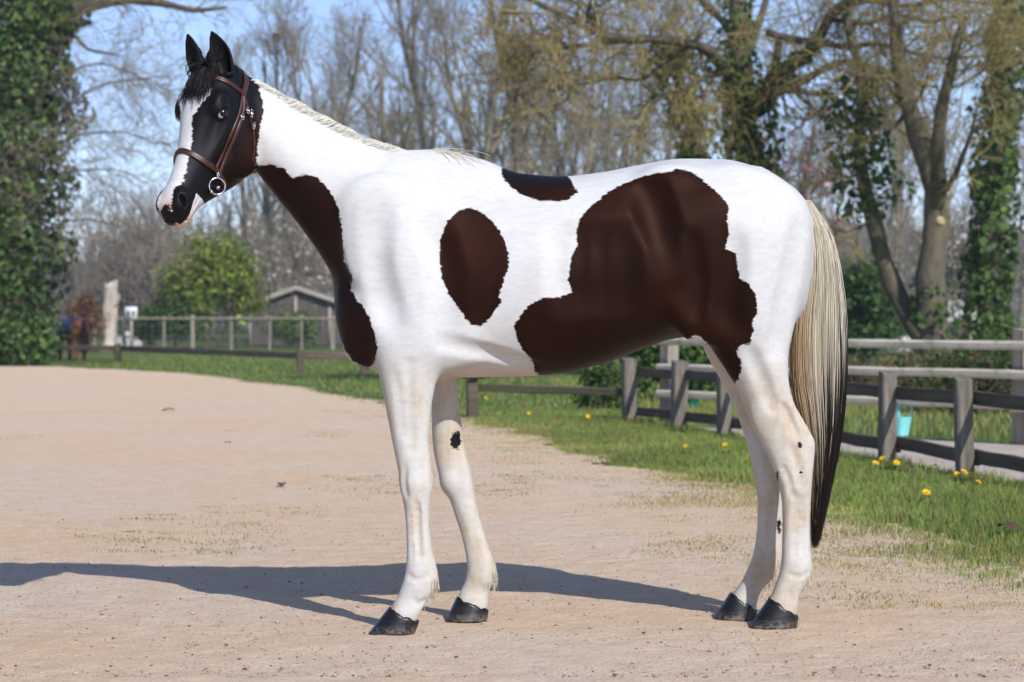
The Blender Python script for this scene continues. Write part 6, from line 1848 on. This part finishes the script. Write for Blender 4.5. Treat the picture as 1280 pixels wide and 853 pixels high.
# ---- blossom trees
def blossom(name, label, px_, py_, d, rad, n, cols, seed, twig_n=26, h=None, size=0.10):
    global rng
    keep = rng; rng = np.random.default_rng(seed)
    c = at(px_, py_, d); root = empty(name, (c[0], c[1], 0)); tag(root, label, 'tree')
    mb = MB(); P = grow(np.array([[0.0, 0, -0.1]]), np.array([[0.03, 0, 1.0]]), np.array([c[2] + 0.1]), 8, 0.06)
    mb.tube(P[0], np.linspace(0.12, 0.05, 8), 8, col=np.tile([[0.12, 0.10, 0.08]], (8, 1))); mb.build('trunk', M_BARK, root, True)
    mb = MB(); m_ = twig_n
    S = np.repeat(P[:, -3], m_, 0); dr = unit(rng.normal(0, 1, (m_, 3)) + np.array([0, 0, 0.5]))
    Q = grow(S, dr, rad * rng.uniform(0.6, 1.1, m_), 8, 0.15, (0, 0, 0.02))
    strands(mb, Q, radii(np.full(m_, 0.022), np.full(m_, 0.006), 8), branch_col(m_, 8, GREYTWIG), 4)
    Tw = twigs(mb, Q, 9, rad * 0.42, 0.010, 0.7, 3, cols=GREYTWIG, mult=(5, 4), ratio=0.6)
    tag(mb.build('crown', M_TWIG, root), kind='stuff')
    mb = MB(); pts = Tw[rng.integers(0, len(Tw), n), rng.integers(0, Tw.shape[1], n)] + rng.normal(0, 0.05, (n, 3))
    leaves(mb, pts, size, cols, 0.3, 0.9); tag(mb.build('blossom', M_PETAL, root), kind='stuff')
    rng = keep
blossom('blossom_tree', 'small tree in white blossom above the shed roof', 372, 300, 96, 2.6, 700, [(0.75, 0.74, 0.70), (0.6, 0.58, 0.52)], 31, size=0.12)
blossom('blossom_tree', 'tree dusted with white blossom between forked tree and ivy trunk', 1200, 290, 62, 2.3, 1900, [(0.72, 0.70, 0.70), (0.5, 0.48, 0.48)], 32, 34, size=0.10)
blossom('magnolia_tree', 'pink flowering magnolia beneath the right limbs of the oak', 985, 165, 58, 1.9, 520, [(0.62, 0.33, 0.42), (0.68, 0.45, 0.52), (0.45, 0.22, 0.30)], 33, 26, size=0.13)

# ---- far woods as one mass, and the hill behind
def far_wood():
    mb = MB()
    n = 230
    d = rng.uniform(150, 230, n); x = np.where(rng.random(n) < 0.35, (rng.uniform(80, 470, n) - 640) * d / FPX, rng.uniform(-75, 75, n))
    for xi, di in zip(x, d):
        lim = 8.0 + 8.5 * math.exp(-((640 + xi * FPX / di - 630) / 210.0) ** 2)
        h = lim * rng.uniform(0.7, 1.25) * di / 150
        m_ = 15
        S = np.tile(np.array([[xi, CAM_Y + di, 0.0]]), (m_, 1)) + rng.normal(0, 0.6, (m_, 3)) * np.array([1, 1, 0]); S[:, 2] = h * rng.uniform(0, 0.55, m_)
        D = unit(rng.normal(0, 0.42, (m_, 3)) + np.array([0, 0, 1.0]))
        Q = grow(S, D, h * rng.uniform(0.3, 0.6, m_), 5, 0.12, (0, 0, 0.05))
        strands(mb, Q, radii(np.full(m_, 0.075), np.full(m_, 0.025), 5), branch_col(m_, 5, [(0.17, 0.14, 0.125), (0.20, 0.16, 0.13), (0.15, 0.14, 0.10)]), 3)
        idx, t, S2, D2 = spawn(Q, 4, 0.2, 1.0, 0.6)
        Q2 = grow(S2, D2, h * rng.uniform(0.12, 0.25, len(S2)), 3, 0.2)
        strands(mb, Q2, radii(np.full(len(S2), 0.05), np.full(len(S2), 0.018), 3), branch_col(len(S2), 3, [(0.19, 0.155, 0.13), (0.22, 0.18, 0.14), (0.17, 0.16, 0.10)]), 3)
    return tag(mb.build('far_woods', M_TWIG), 'distant brownish leafless wood along the horizon', 'wood', kind='stuff')
far_wood()
xs_ = np.linspace(-500, 500, 80); ys_ = np.linspace(0, 1, 14)
V = []
for xx in xs_:
    top = 14 + 4 * math.sin(xx * 0.011 + 1.0) + 4 * math.sin(xx * 0.031) + 2.0 * math.sin(xx * 0.09 + 2) + (7 if xx > 40 else 0) * min(1, (xx - 40) / 60)
    for t in ys_:
        V.append((xx, 380 + 260 * t, -0.6 + top * (1.15 * math.sin(t * 1.7))))
F_ = np.array([[i * 14 + j, (i + 1) * 14 + j, (i + 1) * 14 + j + 1, i * 14 + j + 1] for i in range(79) for j in range(13)])
m = N('wooded_hill'); f = m.noise(0.12, 6, 0.7, m.mapped()); m.bsdf(Base_Color=m.ramp(f, [(0.3, (0.085, 0.075, 0.062)), (0.7, (0.15, 0.13, 0.105))]), Roughness=1.0, Specular_IOR_Level=0.0); m.bump(f, 1.0, 4.0)
tag(link('hill', make_mesh('hill', V, F_, True), m.m), kind='structure')
# ------------------------------------------------------------------ the pony in a blue rug, far left
def pony():
    D = 60.0; loc = at(90, 0, D); px0 = np.array([loc[0], CAM_Y + D, 0.0])
    ang = math.radians(128)                                  # heading away to the left
    fw = np.array([math.cos(ang), math.sin(ang), 0]); lf = np.array([-fw[1], fw[0], 0]); up = np.array([0, 0, 1.0])
    Q = lambda f, l, z: fw * f + lf * l + up * z
    F = Field((-1.0, -1.0, -0.02), (1.0, 1.1, 1.35), 0.022)
    A = lambda sh, k: F.op(*sh, k=k)
    ax = np.array([fw, lf, up])
    A(ellipsoid(Q(0.05, 0, 0.80), (0.58, 0.27, 0.27), ax), 0.03)
    A(ellipsoid(Q(-0.38, 0, 0.86), (0.27, 0.25, 0.27), ax), 0.06)
    A(ellipsoid(Q(0.42, 0, 0.80), (0.22, 0.21, 0.26), ax), 0.06)
    A(capsule(Q(0.50, 0, 0.86), Q(0.86, 0, 0.42), 0.17, 0.10), 0.08)
    A(capsule(Q(0.86, 0, 0.42), Q(0.98, 0, 0.10), 0.095, 0.055), 0.04)
    for l in (-1, 1):
        A(capsule(Q(-0.42, l * 0.13, 0.74), Q(-0.36, l * 0.13, 0.48), 0.15, 0.075), 0.05)
        A(capsule(Q(-0.36, l * 0.13, 0.48), Q(-0.47, l * 0.13, 0.36), 0.075, 0.055), 0.03)
        A(capsule(Q(-0.47, l * 0.13, 0.36), Q(-0.45, l * 0.13, 0.04), 0.052, 0.06), 0.03)
        A(capsule(Q(0.40, l * 0.13, 0.66), Q(0.40, l * 0.12, 0.34), 0.10, 0.058), 0.05)
        A(capsule(Q(0.40, l * 0.12, 0.34), Q(0.41 + 0.05 * l, l * 0.12, 0.04), 0.055, 0.055), 0.03)
        A(capsule(Q(0.83, l * 0.06, 0.52), Q(0.80, l * 0.08, 0.62), 0.03, 0.012), 0.01)
    v, f = F.surface()
    root = empty('pony', tuple(px0)); tag(root, 'small chestnut pony in a blue rug grazing beside the ivy smothered tree', 'pony')
    M = mat_simple('chestnut_coat', (0.20, 0.075, 0.032), 0.5, 0.25, noise=4, var=0.35)
    link('body', make_mesh('body', v, f, True), M, root)
    rg = np.random.default_rng(3); n, k = 260, 7; tt = np.linspace(0, 1, k)[None]
    p0 = Q(-0.62, 0, 1.0) + rg.normal(0, 0.03, (n, 3)); P = p0[:, None] + (-fw)[None, None] * (0.10 * np.sin(tt * 2.2))[..., None] - up * (0.72 * tt)[..., None] + rg.normal(0, 0.05, (n, 1, 3)) * tt[..., None]
    mb = MB(); strands(mb, P, np.full((n, k), 0.006), np.broadcast_to(np.array([0.05, 0.022, 0.012]), P.shape)); mb.build('tail', M_HAIR, root)
    # the rug: a shell over back and flanks
    nx2, na = 16, 18; V = []
    for i in range(nx2):
        fx = -0.46 + 0.98 * i / (nx2 - 1)
        for j in range(na):
            a = -2.0 + 4.0 * j / (na - 1)
            p = Q(fx, 0.75 * math.sin(a), 0.84 + 0.75 * math.cos(a))
            c = Q(fx, 0, 0.84); d = unit(p - c); t = 0.05
            while F.sample((c + d * t)[None])[0] < 0.012 and t < 0.6: t += 0.006
            V.append(c + d * (t + 0.012))
    F_ = np.array([[i * na + j, i * na + j + 1, (i + 1) * na + j + 1, (i + 1) * na + j] for i in range(nx2 - 1) for j in range(na - 1)])
    rug = link('horse_rug', make_mesh('horse_rug', V, F_, True), mat_simple('blue_rug', (0.055, 0.075, 0.15), 0.8, 0.15, noise=20, var=0.2), None, tuple(px0))
    so = rug.modifiers.new('thickness', 'SOLIDIFY'); so.thickness = 0.012; so.offset = 1
    tag(rug, 'faded blue rug covering the back of the grazing chestnut pony', 'rug')
pony()

# ------------------------------------------------------------------ the air
def haze():
    mb = MB(); mb.box((-700, -40, -1.4), (700, 800, 34))
    m = bpy.data.materials.new('thin_haze'); m.use_nodes = True
    nt = m.node_tree; nt.nodes.clear()
    v = nt.nodes.new('ShaderNodeVolumePrincipled'); out = nt.nodes.new('ShaderNodeOutputMaterial')
    v.inputs['Color'].default_value = (0.78, 0.86, 1.0, 1); v.inputs['Density'].default_value = HAZE_DENSITY; v.inputs['Anisotropy'].default_value = 0.0
    nt.links.new(v.outputs[0], out.inputs['Volume'])
    o = mb.build('haze', m); tag(o, 'thin pale spring haze over the far trees', 'haze', kind='stuff')
HAZE_DENSITY = 0.0004
haze()
